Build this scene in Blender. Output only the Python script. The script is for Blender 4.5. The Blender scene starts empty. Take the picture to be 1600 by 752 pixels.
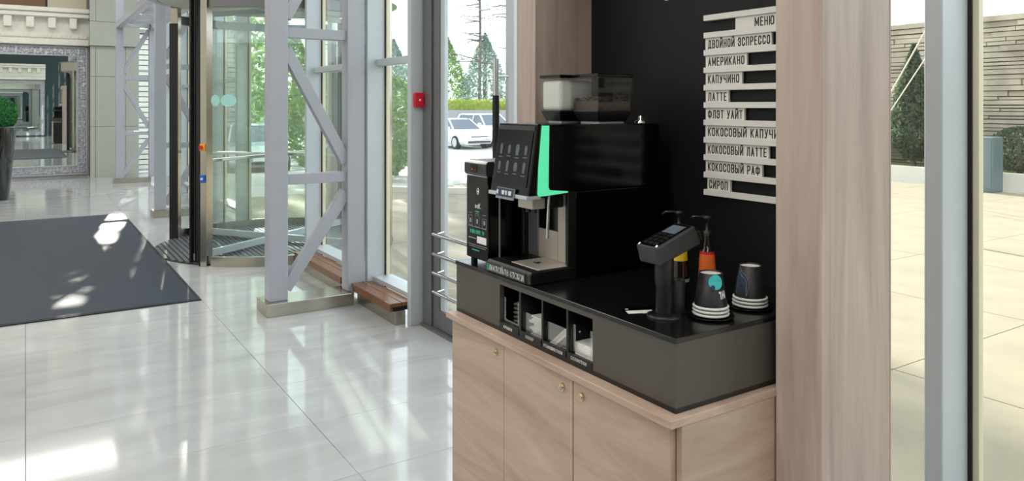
import bpy, bmesh, math, random
from mathutils import Vector, Matrix
R = math.radians
random.seed(7)
scn = bpy.context.scene
COL = scn.collection

# ------------------------------------------------------------------ camera
cam_d = bpy.data.cameras.new('camera')
cam = bpy.data.objects.new('camera', cam_d)
COL.objects.link(cam)
cam.location = (0, 0, 1.58)
cam.rotation_euler = (R(90), 0, -R(32.94))
cam_d.sensor_width = 36
cam_d.lens = 1173 / 1600 * 36
cam_d.shift_y = -(376 - 165) / 1600
cam_d.clip_start = 0.05
cam_d.clip_end = 500
scn.camera = cam

# ------------------------------------------------------------------ world, sun, exposure
SUN_AZ, SUN_EL = (0.168, 0.985), 20
w = bpy.data.worlds.new('sky')
scn.world = w
w.use_nodes = True
nt = w.node_tree
nt.nodes.clear()
bg = nt.nodes.new('ShaderNodeBackground')
# bright, evenly hazy spring sky
bg.inputs[0].default_value = (.86, .93, 1.0, 1)
bg.inputs[1].default_value = 2.6
wo = nt.nodes.new('ShaderNodeOutputWorld')
nt.links.new(bg.outputs[0], wo.inputs[0])
sd = bpy.data.lights.new('sun', 'SUN')
sd.energy = 13.0
sd.angle = R(0.55)
sd.color = (1.0, 0.93, 0.82)
sun = bpy.data.objects.new('sun', sd)
COL.objects.link(sun)
sun.location = (10, 50, 25)
sv = Vector((SUN_AZ[0], SUN_AZ[1], math.hypot(*SUN_AZ) * math.tan(R(SUN_EL))))
sun.rotation_euler = sv.to_track_quat('Z', 'Y').to_euler()
FILL_W = 38.0
scn.view_settings.view_transform = 'Standard'
scn.view_settings.look = 'None'
scn.view_settings.gamma = 1
scn.view_settings.use_curve_mapping = False
scn.view_settings.exposure = 0.15
scn.cycles.transparent_max_bounces = 48
scn.cycles.max_bounces = 10
scn.cycles.diffuse_bounces = 5
scn.cycles.glossy_bounces = 6

# ------------------------------------------------------------------ materials
def srgb(c):
    if isinstance(c, str):
        c = c.lstrip('#')
        c = tuple(int(c[i:i + 2], 16) / 255 for i in (0, 2, 4))
    return tuple((x / 12.92 if x <= .04045 else ((x + .055) / 1.055) ** 2.4) for x in c)

def newmat(name):
    m = bpy.data.materials.new(name)
    m.use_nodes = True
    n = m.node_tree
    return m, n, n.nodes['Principled BSDF']

def pbr(name, col, rough=.5, metal=0., spec=.5, coat=0., var=0., vscale=8., emit=None, estr=0., bump=0., bscale=60., stretch=(1, 1, 1)):
    m, n, b = newmat(name)
    c = srgb(col)
    b.inputs['Base Color'].default_value = (*c, 1)
    b.inputs['Roughness'].default_value = rough
    b.inputs['Metallic'].default_value = metal
    b.inputs['Specular IOR Level'].default_value = spec
    b.inputs['Coat Weight'].default_value = coat
    b.inputs['Coat Roughness'].default_value = .03
    if emit:
        b.inputs['Emission Color'].default_value = (*srgb(emit), 1)
        b.inputs['Emission Strength'].default_value = estr
    if var or bump:
        tc = n.nodes.new('ShaderNodeTexCoord')
        mp = n.nodes.new('ShaderNodeMapping')
        mp.inputs['Scale'].default_value = stretch
        n.links.new(tc.outputs['Object'], mp.inputs[0])
    if var:
        no = n.nodes.new('ShaderNodeTexNoise')
        no.inputs['Scale'].default_value = vscale
        no.inputs['Detail'].default_value = 5
        n.links.new(mp.outputs[0], no.inputs['Vector'])
        ra = n.nodes.new('ShaderNodeValToRGB')
        ra.color_ramp.elements[0].position = .3
        ra.color_ramp.elements[1].position = .7
        ra.color_ramp.elements[0].color = (*[x * (1 - var) for x in c], 1)
        ra.color_ramp.elements[1].color = (*[min(1, x * (1 + var)) for x in c], 1)
        n.links.new(no.outputs[0], ra.inputs[0])
        n.links.new(ra.outputs[0], b.inputs['Base Color'])
    if bump:
        nb = n.nodes.new('ShaderNodeTexNoise')
        nb.inputs['Scale'].default_value = bscale
        nb.inputs['Detail'].default_value = 3
        n.links.new(mp.outputs[0], nb.inputs['Vector'])
        bu = n.nodes.new('ShaderNodeBump')
        bu.inputs['Strength'].default_value = bump
        bu.inputs['Distance'].default_value = .01
        n.links.new(nb.outputs[0], bu.inputs['Height'])
        n.links.new(bu.outputs[0], b.inputs['Normal'])
    return m

def wood(name, dark, light, scale, rough=.42, contrast=(.25, .75)):
    m, n, b = newmat(name)
    tc = n.nodes.new('ShaderNodeTexCoord')
    mp = n.nodes.new('ShaderNodeMapping')
    mp.inputs['Scale'].default_value = scale
    n.links.new(tc.outputs['Object'], mp.inputs[0])
    a = n.nodes.new('ShaderNodeTexNoise')
    a.inputs['Scale'].default_value = 1.0
    a.inputs['Detail'].default_value = 6
    a.inputs['Roughness'].default_value = .62
    a.inputs['Distortion'].default_value = 1.1
    n.links.new(mp.outputs[0], a.inputs['Vector'])
    ra = n.nodes.new('ShaderNodeValToRGB')
    ra.color_ramp.elements[0].position = contrast[0]
    ra.color_ramp.elements[1].position = contrast[1]
    ra.color_ramp.elements[0].color = (*srgb(dark), 1)
    ra.color_ramp.elements[1].color = (*srgb(light), 1)
    n.links.new(a.outputs[0], ra.inputs[0])
    n.links.new(ra.outputs[0], b.inputs['Base Color'])
    b.inputs['Roughness'].default_value = rough
    return m

def glass(name, tint, refl=1.0, rough=0.0):
    m = bpy.data.materials.new(name)
    m.use_nodes = True
    n = m.node_tree
    n.nodes.clear()
    o = n.nodes.new('ShaderNodeOutputMaterial')
    t = n.nodes.new('ShaderNodeBsdfTransparent')
    t.inputs[0].default_value = (*tint, 1)
    g = n.nodes.new('ShaderNodeBsdfGlossy')
    g.inputs['Roughness'].default_value = rough
    g.inputs['Color'].default_value = (.95, .97, .97, 1)
    # Schlick reflectance from the unsigned facing angle (the pane is not refracting, so both faces behave alike)
    ge = n.nodes.new('ShaderNodeNewGeometry')
    dt = n.nodes.new('ShaderNodeVectorMath'); dt.operation = 'DOT_PRODUCT'
    n.links.new(ge.outputs['Normal'], dt.inputs[0])
    n.links.new(ge.outputs['Incoming'], dt.inputs[1])
    def op(kind, a, b=None):
        q = n.nodes.new('ShaderNodeMath'); q.operation = kind
        for idx, v in enumerate((a, b)):
            if v is None: continue
            if isinstance(v, (int, float)): q.inputs[idx].default_value = v
            else: n.links.new(v, q.inputs[idx])
        return q.outputs[0]
    ab = op('ABSOLUTE', dt.outputs['Value'])
    p5 = op('POWER', op('SUBTRACT', 1.0, ab), 5.0)
    fac = op('MULTIPLY', op('ADD', op('MULTIPLY', p5, .96), .04), refl)
    mix = n.nodes.new('ShaderNodeMixShader')
    n.links.new(fac, mix.inputs[0])
    n.links.new(t.outputs[0], mix.inputs[1])
    n.links.new(g.outputs[0], mix.inputs[2])
    n.links.new(mix.outputs[0], o.inputs[0])
    return m

def leafmat(name, col, var=.3, vscale=3.):
    m = pbr(name, col, .6, var=var, vscale=vscale)
    n = m.node_tree
    b = n.nodes['Principled BSDF']
    src = b.inputs['Base Color'].links[0].from_socket
    tr = n.nodes.new('ShaderNodeBsdfTranslucent')
    n.links.new(src, tr.inputs['Color'])
    mx = n.nodes.new('ShaderNodeMixShader')
    mx.inputs[0].default_value = .5
    n.links.new(b.outputs[0], mx.inputs[1])
    n.links.new(tr.outputs[0], mx.inputs[2])
    n.links.new(mx.outputs[0], n.nodes['Material Output'].inputs[0])
    return m

M = {}
def tile_mat():
    m, n, b = newmat('porcelain tile')
    tc = n.nodes.new('ShaderNodeTexCoord')
    mp = n.nodes.new('ShaderNodeMapping')
    mp.inputs['Scale'].default_value = (.9, 3.2, 1)
    n.links.new(tc.outputs['Object'], mp.inputs[0])
    oi = n.nodes.new('ShaderNodeObjectInfo')
    ad = n.nodes.new('ShaderNodeVectorMath')
    ad.operation = 'ADD'
    n.links.new(mp.outputs[0], ad.inputs[0])
    n.links.new(oi.outputs['Location'], ad.inputs[1])
    a = n.nodes.new('ShaderNodeTexNoise')
    a.inputs['Scale'].default_value = 1.6
    a.inputs['Detail'].default_value = 4
    a.inputs['Distortion'].default_value = .8
    n.links.new(ad.outputs[0], a.inputs['Vector'])
    ra = n.nodes.new('ShaderNodeValToRGB')
    ra.color_ramp.elements[0].position = .3
    ra.color_ramp.elements[1].position = .7
    ra.color_ramp.elements[0].color = (*srgb('#abadad'), 1)
    ra.color_ramp.elements[1].color = (*srgb('#b9bbbb'), 1)
    n.links.new(a.outputs[0], ra.inputs[0])
    n.links.new(ra.outputs[0], b.inputs['Base Color'])
    b.inputs['Roughness'].default_value = .07
    b.inputs['Specular IOR Level'].default_value = .6
    return m
M['tile'] = tile_mat()
M['grout'] = pbr('grout', '#7d7a74', .9)
M['white'] = pbr('white paint', '#e9e7e1', .6, var=.03)
M['cream'] = pbr('cream plaster', '#e4e2d8', .55, var=.05, vscale=5)
M['brownwall'] = pbr('brown wall', '#7a5a43', .6, var=.15, vscale=2)
M['beige'] = pbr('beige wall', '#cfc7b2', .6)
M['teal'] = pbr('dark teal wall', '#22383c', .5, var=.1)
M['clad'] = pbr('grey cladding', '#a9aba3', .38, spec=.5, var=.04, vscale=2)
M['steelpaint'] = pbr('pale grey painted steel', '#a9acb6', .33, spec=.5, var=.02)
M['alu'] = pbr('aluminium profile', '#bcc4ca', .35, metal=.1, var=.02)
M['aludark'] = pbr('dark aluminium', '#77777a', .33, metal=.5)
M['gasket'] = pbr('black gasket', '#0b0b0c', .5)
M['frame_cream'] = pbr('cream sash', '#d9d2b8', .4)
M['steel'] = pbr('brushed steel', '#b9b2a6', .2, metal=1., var=.06, vscale=6, stretch=(1, 1, 20))
M['satin'] = pbr('satin steel', '#c4bcb2', .42, metal=.55, var=.03)
M['chrome'] = pbr('chrome', '#dadada', .06, metal=1.)
M['mirror'] = pbr('mirror', '#dfe6e4', .0, metal=1.)
M['silver'] = pbr('silver leaf', '#d2d3d8', .35, metal=.5, var=.25, vscale=40)
M['glass'] = glass('clear glass', (.95, .97, .96))
M['glass_green'] = glass('green float glass', (.945, .972, .955), 1.1)
M['glass_door'] = glass('door glass', (.93, .96, .97), .8)
M['mat'] = pbr('entrance mat', '#293241', .55, spec=.32, var=.12, vscale=60, bump=.25, bscale=250)
M['matedge'] = pbr('mat rubber edge', '#1c1e22', .7)
M['rib'] = pbr('ribbed matting', '#5b5f66', .55, metal=.3)
M['ribdark'] = pbr('ribbed matting dark', '#1e2125', .8)
M['benchwood'] = wood('bench wood', '#5d3a24', '#8a5a38', (14, 2.2, 14), .3)
M['oak_v'] = wood('oak laminate upright', '#a18f86', '#c4b2a6', (16, 16, .9), .4, (.3, .72))
M['oak_h'] = wood('oak laminate', '#a38a7a', '#c8b09e', (7, 1.6, 11), .38, (.3, .72))
M['oak_x'] = wood('oak laminate end', '#a38a7a', '#c8b09e', (1.6, 7, 11), .38, (.3, .72))
M['black'] = pbr('black laminate', '#101012', .35)
M['blackboard'] = pbr('black back panel', '#0c0d10', .5, spec=.3)
M['riser'] = pbr('charcoal laminate', '#4d4742', .38, var=.06)
M['risertop'] = pbr('black worktop', '#0f0f11', .2)
M['blackgloss'] = pbr('black gloss plastic', '#050506', .14, spec=.42)
M['blackplastic'] = pbr('black plastic', '#0c0c0d', .4)
M['greyplastic'] = pbr('dark grey plastic', '#2b2e2d', .42)
M['menu_white'] = pbr('menu board white', '#e6e2de', .45)
M['ink'] = pbr('menu ink', '#3b3232', .6)
M['print_white'] = pbr('white print', '#e8e8e8', .5)
M['print_grey'] = pbr('grey print', '#8d9096', .5)
M['print_green'] = pbr('green print', '#3fc8a0', .5)
M['screen'] = pbr('screen glass', '#06080c', .1, spec=.3, emit='#10182a', estr=.25)
M['icon'] = pbr('screen icon', '#30363e', .3, emit='#a9b3bd', estr=.12)
M['greenlight'] = pbr('green light bar', '#5fd8a4', .3, emit='#54d99f', estr=.62)
M['paper'] = pbr('white paper', '#efefee', .7)
M['paperwarm'] = pbr('warm paper', '#e2d9c8', .7)
M['acrylic'] = glass('acrylic', (.95, .94, .92), 3.2, .08)
M['hopper'] = glass('hopper plastic', (.965, .97, .967), .5, .02)
M['beans'] = pbr('coffee beans', '#3a281d', .45, var=.4, vscale=60)
M['milk'] = pbr('milk powder', '#e4e4e0', .8)
M['brass'] = pbr('nickel lock', '#d6cbb0', .18, metal=1.)
M['red'] = pbr('red plastic', '#c8102a', .35)
M['yellow'] = pbr('yellow plastic', '#f2a514', .4)
M['blue'] = pbr('blue plastic', '#1b67c4', .4)
M['orange'] = pbr('orange label', '#e56a1e', .5)
M['yellowlabel'] = pbr('yellow label', '#e6c62e', .5)
M['syrup'] = pbr('clear syrup bottle', '#1c1512', .05, spec=.7)
M['cup'] = pbr('black paper cup', '#141416', .5)
M['cuprim'] = pbr('white cup rim', '#dcdcd9', .5)
M['turq'] = pbr('turquoise print', '#37b7bb', .5)
M['navy'] = pbr('navy print', '#27374f', .5)
M['planter'] = pbr('black gloss planter', '#08080a', .08, coat=.6)
M['boxwood'] = pbr('boxwood leaves', '#2f7a3c', .6, var=.35, vscale=30)
M['leaf_a'] = leafmat('leaf green', '#8ba668')
M['leaf_haze'] = leafmat('hazed conifer green', '#9db1a6')  # haze and lens glare lightened into the leaf colour
M['leaf_y'] = leafmat('yellow green hedge', '#b9c458', .25, 4.)
M['leaf_d'] = leafmat('dark cypress', '#4c6046', .3, 5.)
M['bark'] = pbr('bark', '#6f665e', .85, var=.25, vscale=6)
M['plaza'] = pbr('plaza paving', '#8f8570', .85, var=.1, vscale=2.5, bump=.15, bscale=120)
M['asphalt'] = pbr('car park asphalt', '#b4b1ad', .9, var=.06, vscale=1.5)
M['stone'] = pbr('stacked stone', '#a89d8a', .8, var=.28, vscale=1.8)
M['stonedark'] = pbr('stone joint', '#57514a', .9)
M['concrete'] = pbr('concrete', '#9a9a98', .8, var=.08)
M['curb'] = pbr('pale kerb', '#d6d2c6', .8)
M['grass'] = pbr('grass', '#8a9a4d', .9, var=.2)
M['carwhite'] = pbr('white car paint', '#e8ebee', .2, coat=.6)
M['carblue'] = pbr('blue grey car paint', '#7d93ad', .2, coat=.6, metal=.3)
M['carsilver'] = pbr('silver car paint', '#c3cbd2', .22, coat=.6, metal=.4)
M['carglass'] = pbr('car glass', '#3c4a5a', .05, spec=.8)
M['tyre'] = pbr('tyre', '#17181a', .8)
M['rim'] = pbr('alloy rim', '#b8bcc0', .3, metal=.8)
M['lamp'] = pbr('headlamp', '#cfd6dc', .1, spec=.8)
M['grille'] = pbr('grille', '#2a2d31', .4)
M['diffuser'] = pbr('fill panel diffuser', '#ffffff', .6, emit='#fff6ea', estr=1.6)  # glowing face of the added fill panels

# ------------------------------------------------------------------ mesh helpers
ORG = {}
class MB:
    def __init__(s):
        s.v = []; s.f = []; s.sm = []
    def _add(s, vs, fs, smooth=False):
        o = len(s.v)
        s.v += [tuple(p) for p in vs]
        s.f += [tuple(i + o for i in f) for f in fs]
        s.sm += [smooth] * len(fs)
        return s
    def box(s, x0, y0, z0, x1, y1, z1):
        if x0 > x1: x0, x1 = x1, x0
        if y0 > y1: y0, y1 = y1, y0
        if z0 > z1: z0, z1 = z1, z0
        return s._add([(x0,y0,z0),(x1,y0,z0),(x1,y1,z0),(x0,y1,z0),(x0,y0,z1),(x1,y0,z1),(x1,y1,z1),(x0,y1,z1)],
                      [(0,3,2,1),(4,5,6,7),(0,1,5,4),(1,2,6,5),(2,3,7,6),(3,0,4,7)])
    def hexa(s, lo, hi):
        return s._add(list(lo) + list(hi), [(0,3,2,1),(4,5,6,7),(0,1,5,4),(1,2,6,5),(2,3,7,6),(3,0,4,7)])
    def bar(s, p0, p1, w, d, up=(0, 1, 0)):
        # rectangular bar p0->p1, w across, d along 'up'
        p0, p1, up = Vector(p0), Vector(p1), Vector(up).normalized()
        ax = (p1 - p0).normalized()
        sd = ax.cross(up).normalized() * (w / 2)
        uu = up * (d / 2)
        lo = [p0 - sd - uu, p0 + sd - uu, p0 + sd + uu, p0 - sd + uu]
        hi = [p1 - sd - uu, p1 + sd - uu, p1 + sd + uu, p1 - sd + uu]
        return s.hexa(lo, hi)
    def tube(s, pts, r, n=12, cap=True, smooth=True):
        pts = [Vector(p) for p in pts]
        rs = r if isinstance(r, (list, tuple)) else [r] * len(pts)
        rings = []
        prev = None
        for i, p in enumerate(pts):
            d = (pts[min(i + 1, len(pts) - 1)] - pts[max(i - 1, 0)]).normalized()
            a = Vector((0, 0, 1)) if abs(d.z) < .9 else Vector((1, 0, 0))
            if prev is None:
                u = d.cross(a).normalized()
            else:
                u = (prev - d * prev.dot(d)).normalized()
            prev = u
            q = d.cross(u)
            rings.append([p + (u * math.cos(2 * math.pi * k / n) + q * math.sin(2 * math.pi * k / n)) * rs[i] for k in range(n)])
        vs = [p for rg in rings for p in rg]
        fs = []
        for i in range(len(rings) - 1):
            for k in range(n):
                a, b = i * n + k, i * n + (k + 1) % n
                fs.append((a, b, b + n, a + n))
        s._add(vs, fs, smooth)
        if cap:
            s._add(rings[0], [tuple(range(n))[::-1]])
            s._add(rings[-1], [tuple(range(n))])
        return s
    def lathe(s, cx, cy, prof, n=32, smooth=True, capb=True, capt=True):
        vs = []
        for r, z in prof:
            for k in range(n):
                a = 2 * math.pi * k / n
                vs.append((cx + r * math.cos(a), cy + r * math.sin(a), z))
        fs = []
        for i in range(len(prof) - 1):
            for k in range(n):
                a, b = i * n + k, i * n + (k + 1) % n
                fs.append((a, b, b + n, a + n))
        s._add(vs, fs, smooth)
        if capb: s._add(vs[:n], [tuple(range(n))[::-1]])
        if capt: s._add(vs[-n:], [tuple(range(n))])
        return s
    def prism(s, poly, axis, a, b):
        # poly in the two other axes (cyclic order), extruded along axis from a to b
        def P(q, t):
            return {'x': (t, q[0], q[1]), 'y': (q[0], t, q[1]), 'z': (q[0], q[1], t)}[axis]
        n = len(poly)
        vs = [P(q, a) for q in poly] + [P(q, b) for q in poly]
        fs = [tuple(range(n))[::-1], tuple(range(n, 2 * n))]
        fs += [(i, (i + 1) % n, (i + 1) % n + n, i + n) for i in range(n)]
        return s._add(vs, fs)
    def arc(s, cx, cy, r0, r1, a0, a1, z0, z1, n=24):
        vs = []
        for i in range(n + 1):
            a = R(a0 + (a1 - a0) * i / n)
            c, q = math.cos(a), math.sin(a)
            vs += [(cx + r0 * c, cy + r0 * q, z0), (cx + r1 * c, cy + r1 * q, z0), (cx + r1 * c, cy + r1 * q, z1), (cx + r0 * c, cy + r0 * q, z1)]
        fs = []
        for i in range(n):
            o = 4 * i
            for k in range(4):
                fs.append((o + k, o + (k + 1) % 4, o + 4 + (k + 1) % 4, o + 4 + k))
        fs += [(3, 2, 1, 0), (4 * n, 4 * n + 1, 4 * n + 2, 4 * n + 3)]
        return s._add(vs, fs)
    def mesh(s, name, mat, org=(0, 0, 0), bevel=0., seg=2, smooth_all=False):
        me = bpy.data.meshes.new(name)
        me.from_pydata([(p[0] - org[0], p[1] - org[1], p[2] - org[2]) for p in s.v], [], s.f)
        for p, q in zip(me.polygons, s.sm):
            p.use_smooth = q or smooth_all
        bm = bmesh.new()
        bm.from_mesh(me)
        if smooth_all:
            bmesh.ops.remove_doubles(bm, verts=bm.verts, dist=1e-5)
        bmesh.ops.recalc_face_normals(bm, faces=bm.faces)
        if bevel:
            es = [e for e in bm.edges if len(e.link_faces) == 2 and e.calc_face_angle(0) > .6]
            bmesh.ops.bevel(bm, geom=es, offset=bevel, segments=seg, affect='EDGES', profile=.5, clamp_overlap=True)
        bm.to_mesh(me)
        bm.free()
        me.materials.append(M[mat] if isinstance(mat, str) else mat)
        return me
    def build(s, name, mat, parent=None, bevel=0., seg=2, smooth_all=False):
        org = ORG.get(parent.name, (0, 0, 0)) if parent else (0, 0, 0)
        o = bpy.data.objects.new(name, s.mesh(name, mat, org, bevel, seg, smooth_all))
        COL.objects.link(o)
        if parent:
            o.parent = parent
            ORG[o.name] = org
        return o
    def top(s, name, mat, loc, bevel=0., seg=2, smooth_all=False):
        # top-level mesh with its origin at loc
        o = bpy.data.objects.new(name, s.mesh(name, mat, loc, bevel, seg, smooth_all))
        COL.objects.link(o)
        o.location = loc
        ORG[o.name] = tuple(loc)
        return o

def tag(o, label, cat, group=None, kind=None):
    if label: o['label'] = label
    if cat: o['category'] = cat
    if group: o['group'] = group
    if kind: o['kind'] = kind
    return o
def struct(o, label=None, cat=None):
    o['kind'] = 'structure'
    if label: o['label'] = label
    if cat: o['category'] = cat
    return o
def thing(name, loc, label, cat, group=None, kind=None):
    o = bpy.data.objects.new(name, None)
    COL.objects.link(o)
    o.empty_display_size = .1
    o.location = loc
    ORG[o.name] = tuple(loc)
    return tag(o, label, cat, group, kind)
def link_copy(o, parent, loc):
    c = o.copy()
    COL.objects.link(c)
    c.parent = parent
    c.location = loc
    return c
def copy_tree(o, loc=None, rotz=None, parent=None):
    c = o.copy()
    COL.objects.link(c)
    if parent: c.parent = parent
    if loc is not None: c.location = loc
    if rotz is not None: c.rotation_euler = (0, 0, rotz)
    for ch in list(o.children):
        copy_tree(ch, parent=c)
    return c

def text_verts(s, depth=.0006):
    cu = bpy.data.curves.new('lettering', 'FONT')
    cu.body = s
    cu.size = 1
    cu.extrude = .001
    cu.resolution_u = 3
    o = bpy.data.objects.new('lettering', cu)
    COL.objects.link(o)
    dg = bpy.context.evaluated_depsgraph_get()
    me = bpy.data.meshes.new_from_object(o.evaluated_get(dg))
    bpy.data.objects.remove(o)
    bpy.data.curves.remove(cu)
    return me
def text(s, origin, w, h, right, up, mat, parent, name='lettering', depth=.0008):
    """lettering fitted into a w x h rectangle whose lower-left corner is origin"""
    if any('\u0400' <= c <= '\u04ff' for c in s):
        return stroke_text(s, origin, w, h, right, up, mat, parent, name, depth)
    me = text_verts(s)
    xs = [v.co.x for v in me.vertices]; ys = [v.co.y for v in me.vertices]; zs = [v.co.z for v in me.vertices]
    x0, x1, y0, y1, z0, z1 = min(xs), max(xs), min(ys), max(ys), min(zs), max(zs)
    right, up = Vector(right), Vector(up)
    nrm = right.cross(up)
    org = Vector(ORG.get(parent.name, (0, 0, 0)))
    og = Vector(origin)
    for v in me.vertices:
        v.co = og + right * ((v.co.x - x0) / (x1 - x0) * w) + up * ((v.co.y - y0) / (y1 - y0) * h) + nrm * ((v.co.z - z0) / (z1 - z0) * depth) - org
    me.materials.clear()
    me.materials.append(M[mat])
    o = bpy.data.objects.new(name, me)
    COL.objects.link(o)
    o.parent = parent
    ORG[o.name] = tuple(org)
    return o

# condensed upright Cyrillic lettering drawn with strokes, like the cut letters of the menu
_RING = [(0, .2), (0, .8), (.15, .95), (.5, 1), (.85, .95), (1, .8), (1, .2), (.85, .05), (.5, 0), (.15, .05), (0, .2)]
def _ring(x0, x1, y0, y1): return [(x0 + (x1 - x0) * a, y0 + (y1 - y0) * b) for a, b in _RING]
_I = [(0, 1), (0, 0), (1, 1), (1, 0)]
GLYPH = {
    'А': (1, [[(0, 0), (.5, 1), (1, 0)], [(.2, .28), (.8, .28)]]),
    'В': (1, [[(0, 0), (0, 1), (.7, 1), (1, .87), (1, .65), (.75, .53), (0, .53)], [(.75, .53), (1, .4), (1, .13), (.7, 0), (0, 0)]]),
    'Д': (1.1, [[(-.05, -.1), (-.05, .05), (1.05, .05), (1.05, -.1)], [(.15, .05), (.25, 1), (.85, 1), (.85, .05)]]),
    'Е': (.9, [[(1, 1), (0, 1), (0, 0), (1, 0)], [(0, .52), (.85, .52)]]),
    'З': (.95, [[(0, .85), (.3, 1), (.7, 1), (1, .85), (1, .65), (.7, .53), (.35, .53)], [(.7, .53), (1, .4), (1, .15), (.7, 0), (.3, 0), (0, .15)]]),
    'И': (1.05, [_I]),
    'Й': (1.05, [_I, [(.2, 1.26), (.38, 1.17), (.62, 1.17), (.8, 1.26)]]),
    'К': (1, [[(0, 0), (0, 1)], [(1, 1), (.05, .45)], [(.3, .6), (1, 0)]]),
    'Л': (1.05, [[(-.03, 0), (.12, .06), (.25, 1), (1, 1), (1, 0)]]),
    'М': (1.3, [[(0, 0), (0, 1), (.5, .2), (1, 1), (1, 0)]]),
    'Н': (1, [[(0, 0), (0, 1)], [(1, 0), (1, 1)], [(0, .5), (1, .5)]]),
    'О': (1, [_RING]),
    'П': (1, [[(0, 0), (0, 1), (1, 1), (1, 0)]]),
    'Р': (1, [[(0, 0), (0, 1), (.7, 1), (1, .87), (1, .6), (.7, .45), (0, .45)]]),
    'С': (1, [[(1, .7), (1, .8), (.85, .95), (.5, 1), (.15, .95), (0, .8), (0, .2), (.15, .05), (.5, 0), (.85, .05), (1, .2), (1, .3)]]),
    'Т': (.95, [[(0, 1), (1, 1)], [(.5, 0), (.5, 1)]]),
    'У': (1, [[(0, 1), (.52, .33)], [(1, 1), (.45, .1), (.3, 0), (.05, 0)]]),
    'Ф': (1.3, [_ring(0, 1, .16, .86), [(.5, -.03), (.5, 1.04)]]),
    'Х': (1, [[(0, 0), (1, 1)], [(0, 1), (1, 0)]]),
    'Ч': (1, [[(0, 1), (0, .55), (.2, .45), (1, .45)], [(1, 0), (1, 1)]]),
    'Ш': (1.3, [[(0, 1), (0, 0), (1, 0), (1, 1)], [(.5, 0), (.5, 1)]]),
    'Ы': (1.35, [[(0, 1), (0, 0), (.42, 0), (.6, .12), (.6, .42), (.42, .55), (0, .55)], [(1, 0), (1, 1)]]),
    'Ь': (.95, [[(0, 1), (0, 0), (.7, 0), (1, .13), (1, .42), (.7, .55), (0, .55)]]),
    'Э': (1, [[(0, .7), (0, .8), (.15, .95), (.5, 1), (.85, .95), (1, .8), (1, .2), (.85, .05), (.5, 0), (.15, .05), (0, .2), (0, .3)], [(.3, .52), (1, .52)]]),
    'Ю': (1.5, [[(0, 0), (0, 1)], _ring(.36, 1, 0, 1), [(0, .5), (.36, .5)]]),
    'а': (1, [_RING, [(1, 0), (1, 1)]]),
    'е': (1, [[(0, .52), (1, .52), (1, .8), (.85, .95), (.5, 1), (.15, .95), (0, .8), (0, .2), (.15, .05), (.5, 0), (.85, .05), (1, .2)]]),
    ' ': (.45, []),
}
def stroke_text(s, origin, w, h, right, up, mat, parent, name='lettering', depth=.0008):
    right, up = Vector(right), Vector(up)
    nrm = right.cross(up)
    og = Vector(origin)
    gap = .34
    gl = [GLYPH.get(c, GLYPH.get(c.upper())) for c in s]
    tot = sum(g[0] for g in gl) + gap * (len(gl) - 1)
    k = w / tot
    th = .125 * h
    mb_ = MB()
    x = 0.
    for gw, lines in gl:
        for ln in lines:
            pts = [og + right * (x * k + th / 2 + a * (gw * k - th)) + up * (th / 2 + b * (h - th)) for a, b in ln]
            for i in range(len(pts) - 1):
                d = (pts[i + 1] - pts[i]).normalized()
                n_ = nrm.cross(d) * (th / 2)
                p, q = pts[i] - d * th * .5, pts[i + 1] + d * th * .5
                lo = [p - n_, q - n_, q + n_, p + n_]
                mb_.hexa(lo, [v + nrm * depth for v in lo])
        x += gw + gap
    return mb_.build(name, mat, parent)

def leafcloud(mb, n, inside, size, rnd):
    """n small leaf quads at points given by inside(rnd)"""
    for _ in range(n):
        p = inside(rnd)
        a = Vector((rnd.gauss(0, 1), rnd.gauss(0, 1), rnd.gauss(0, 1))).normalized()
        b = a.cross(Vector((rnd.gauss(0, 1), rnd.gauss(0, 1), rnd.gauss(0, 1)))).normalized()
        s = size * rnd.uniform(.6, 1.4)
        p = Vector(p)
        mb._add([p - a * s, p + b * s * .5, p + a * s, p - b * s * .5], [(0, 1, 2, 3)])
    return mb

# ------------------------------------------------------------------ ROOM SHELL
XG = 2.47            # glazing line
YF, YB = 19.3, -7.2  # far wall, wall behind the camera
XL, ZC = -9.0, 5.2
fl = struct(MB().box(XL, YB, -.12, XG + .1, YF + .4, -.006).build('floor', 'grout'), 'pale polished porcelain floor of large rectangular tiles', 'floor')
# single tiles where the photograph shows them
tile_me = MB().box(.0012, .0012, -.006, 1.1988, .5988, 0).mesh('tile', 'tile', bevel=.0008, seg=1)
tile_edge = MB().box(.0012, .0012, -.006, .16, .5988, 0).mesh('tile', 'tile', bevel=.0008, seg=1)
for j in range(33):
    y = .06 + .6 * j - .6
    for i in range(-1, 3):
        t = bpy.data.objects.new('tile', tile_edge if i == 2 else tile_me)
        COL.objects.link(t)
        t.parent = fl
        t.location = (1.2 * i, y, 0)
m = MB()
for i in range(-8, 3):
    for j in range(-13, 32):
        if i >= -1 and -1 <= j: continue
        if 1.2 * i < XL: continue
        x1 = min(1.2 * i + 1.1988, XG + .08)
        m.box(1.2 * i + .0012, .06 + .6 * j + .0012, -.006, x1, .06 + .6 * j + .5988, 0)
o = m.build('tile_field', 'tile', fl)
o['kind'] = 'stuff'
struct(MB().box(XL, YB, ZC, XG + .3, YF + .4, ZC + .15).build('ceiling', 'white'), 'plain white ceiling high above the lobby', 'ceiling')
struct(MB().box(XL - .15, YB, -.1, XL, YF + .4, ZC).build('wall_left', 'white'), 'plain white side wall across the lobby', 'wall')

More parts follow.
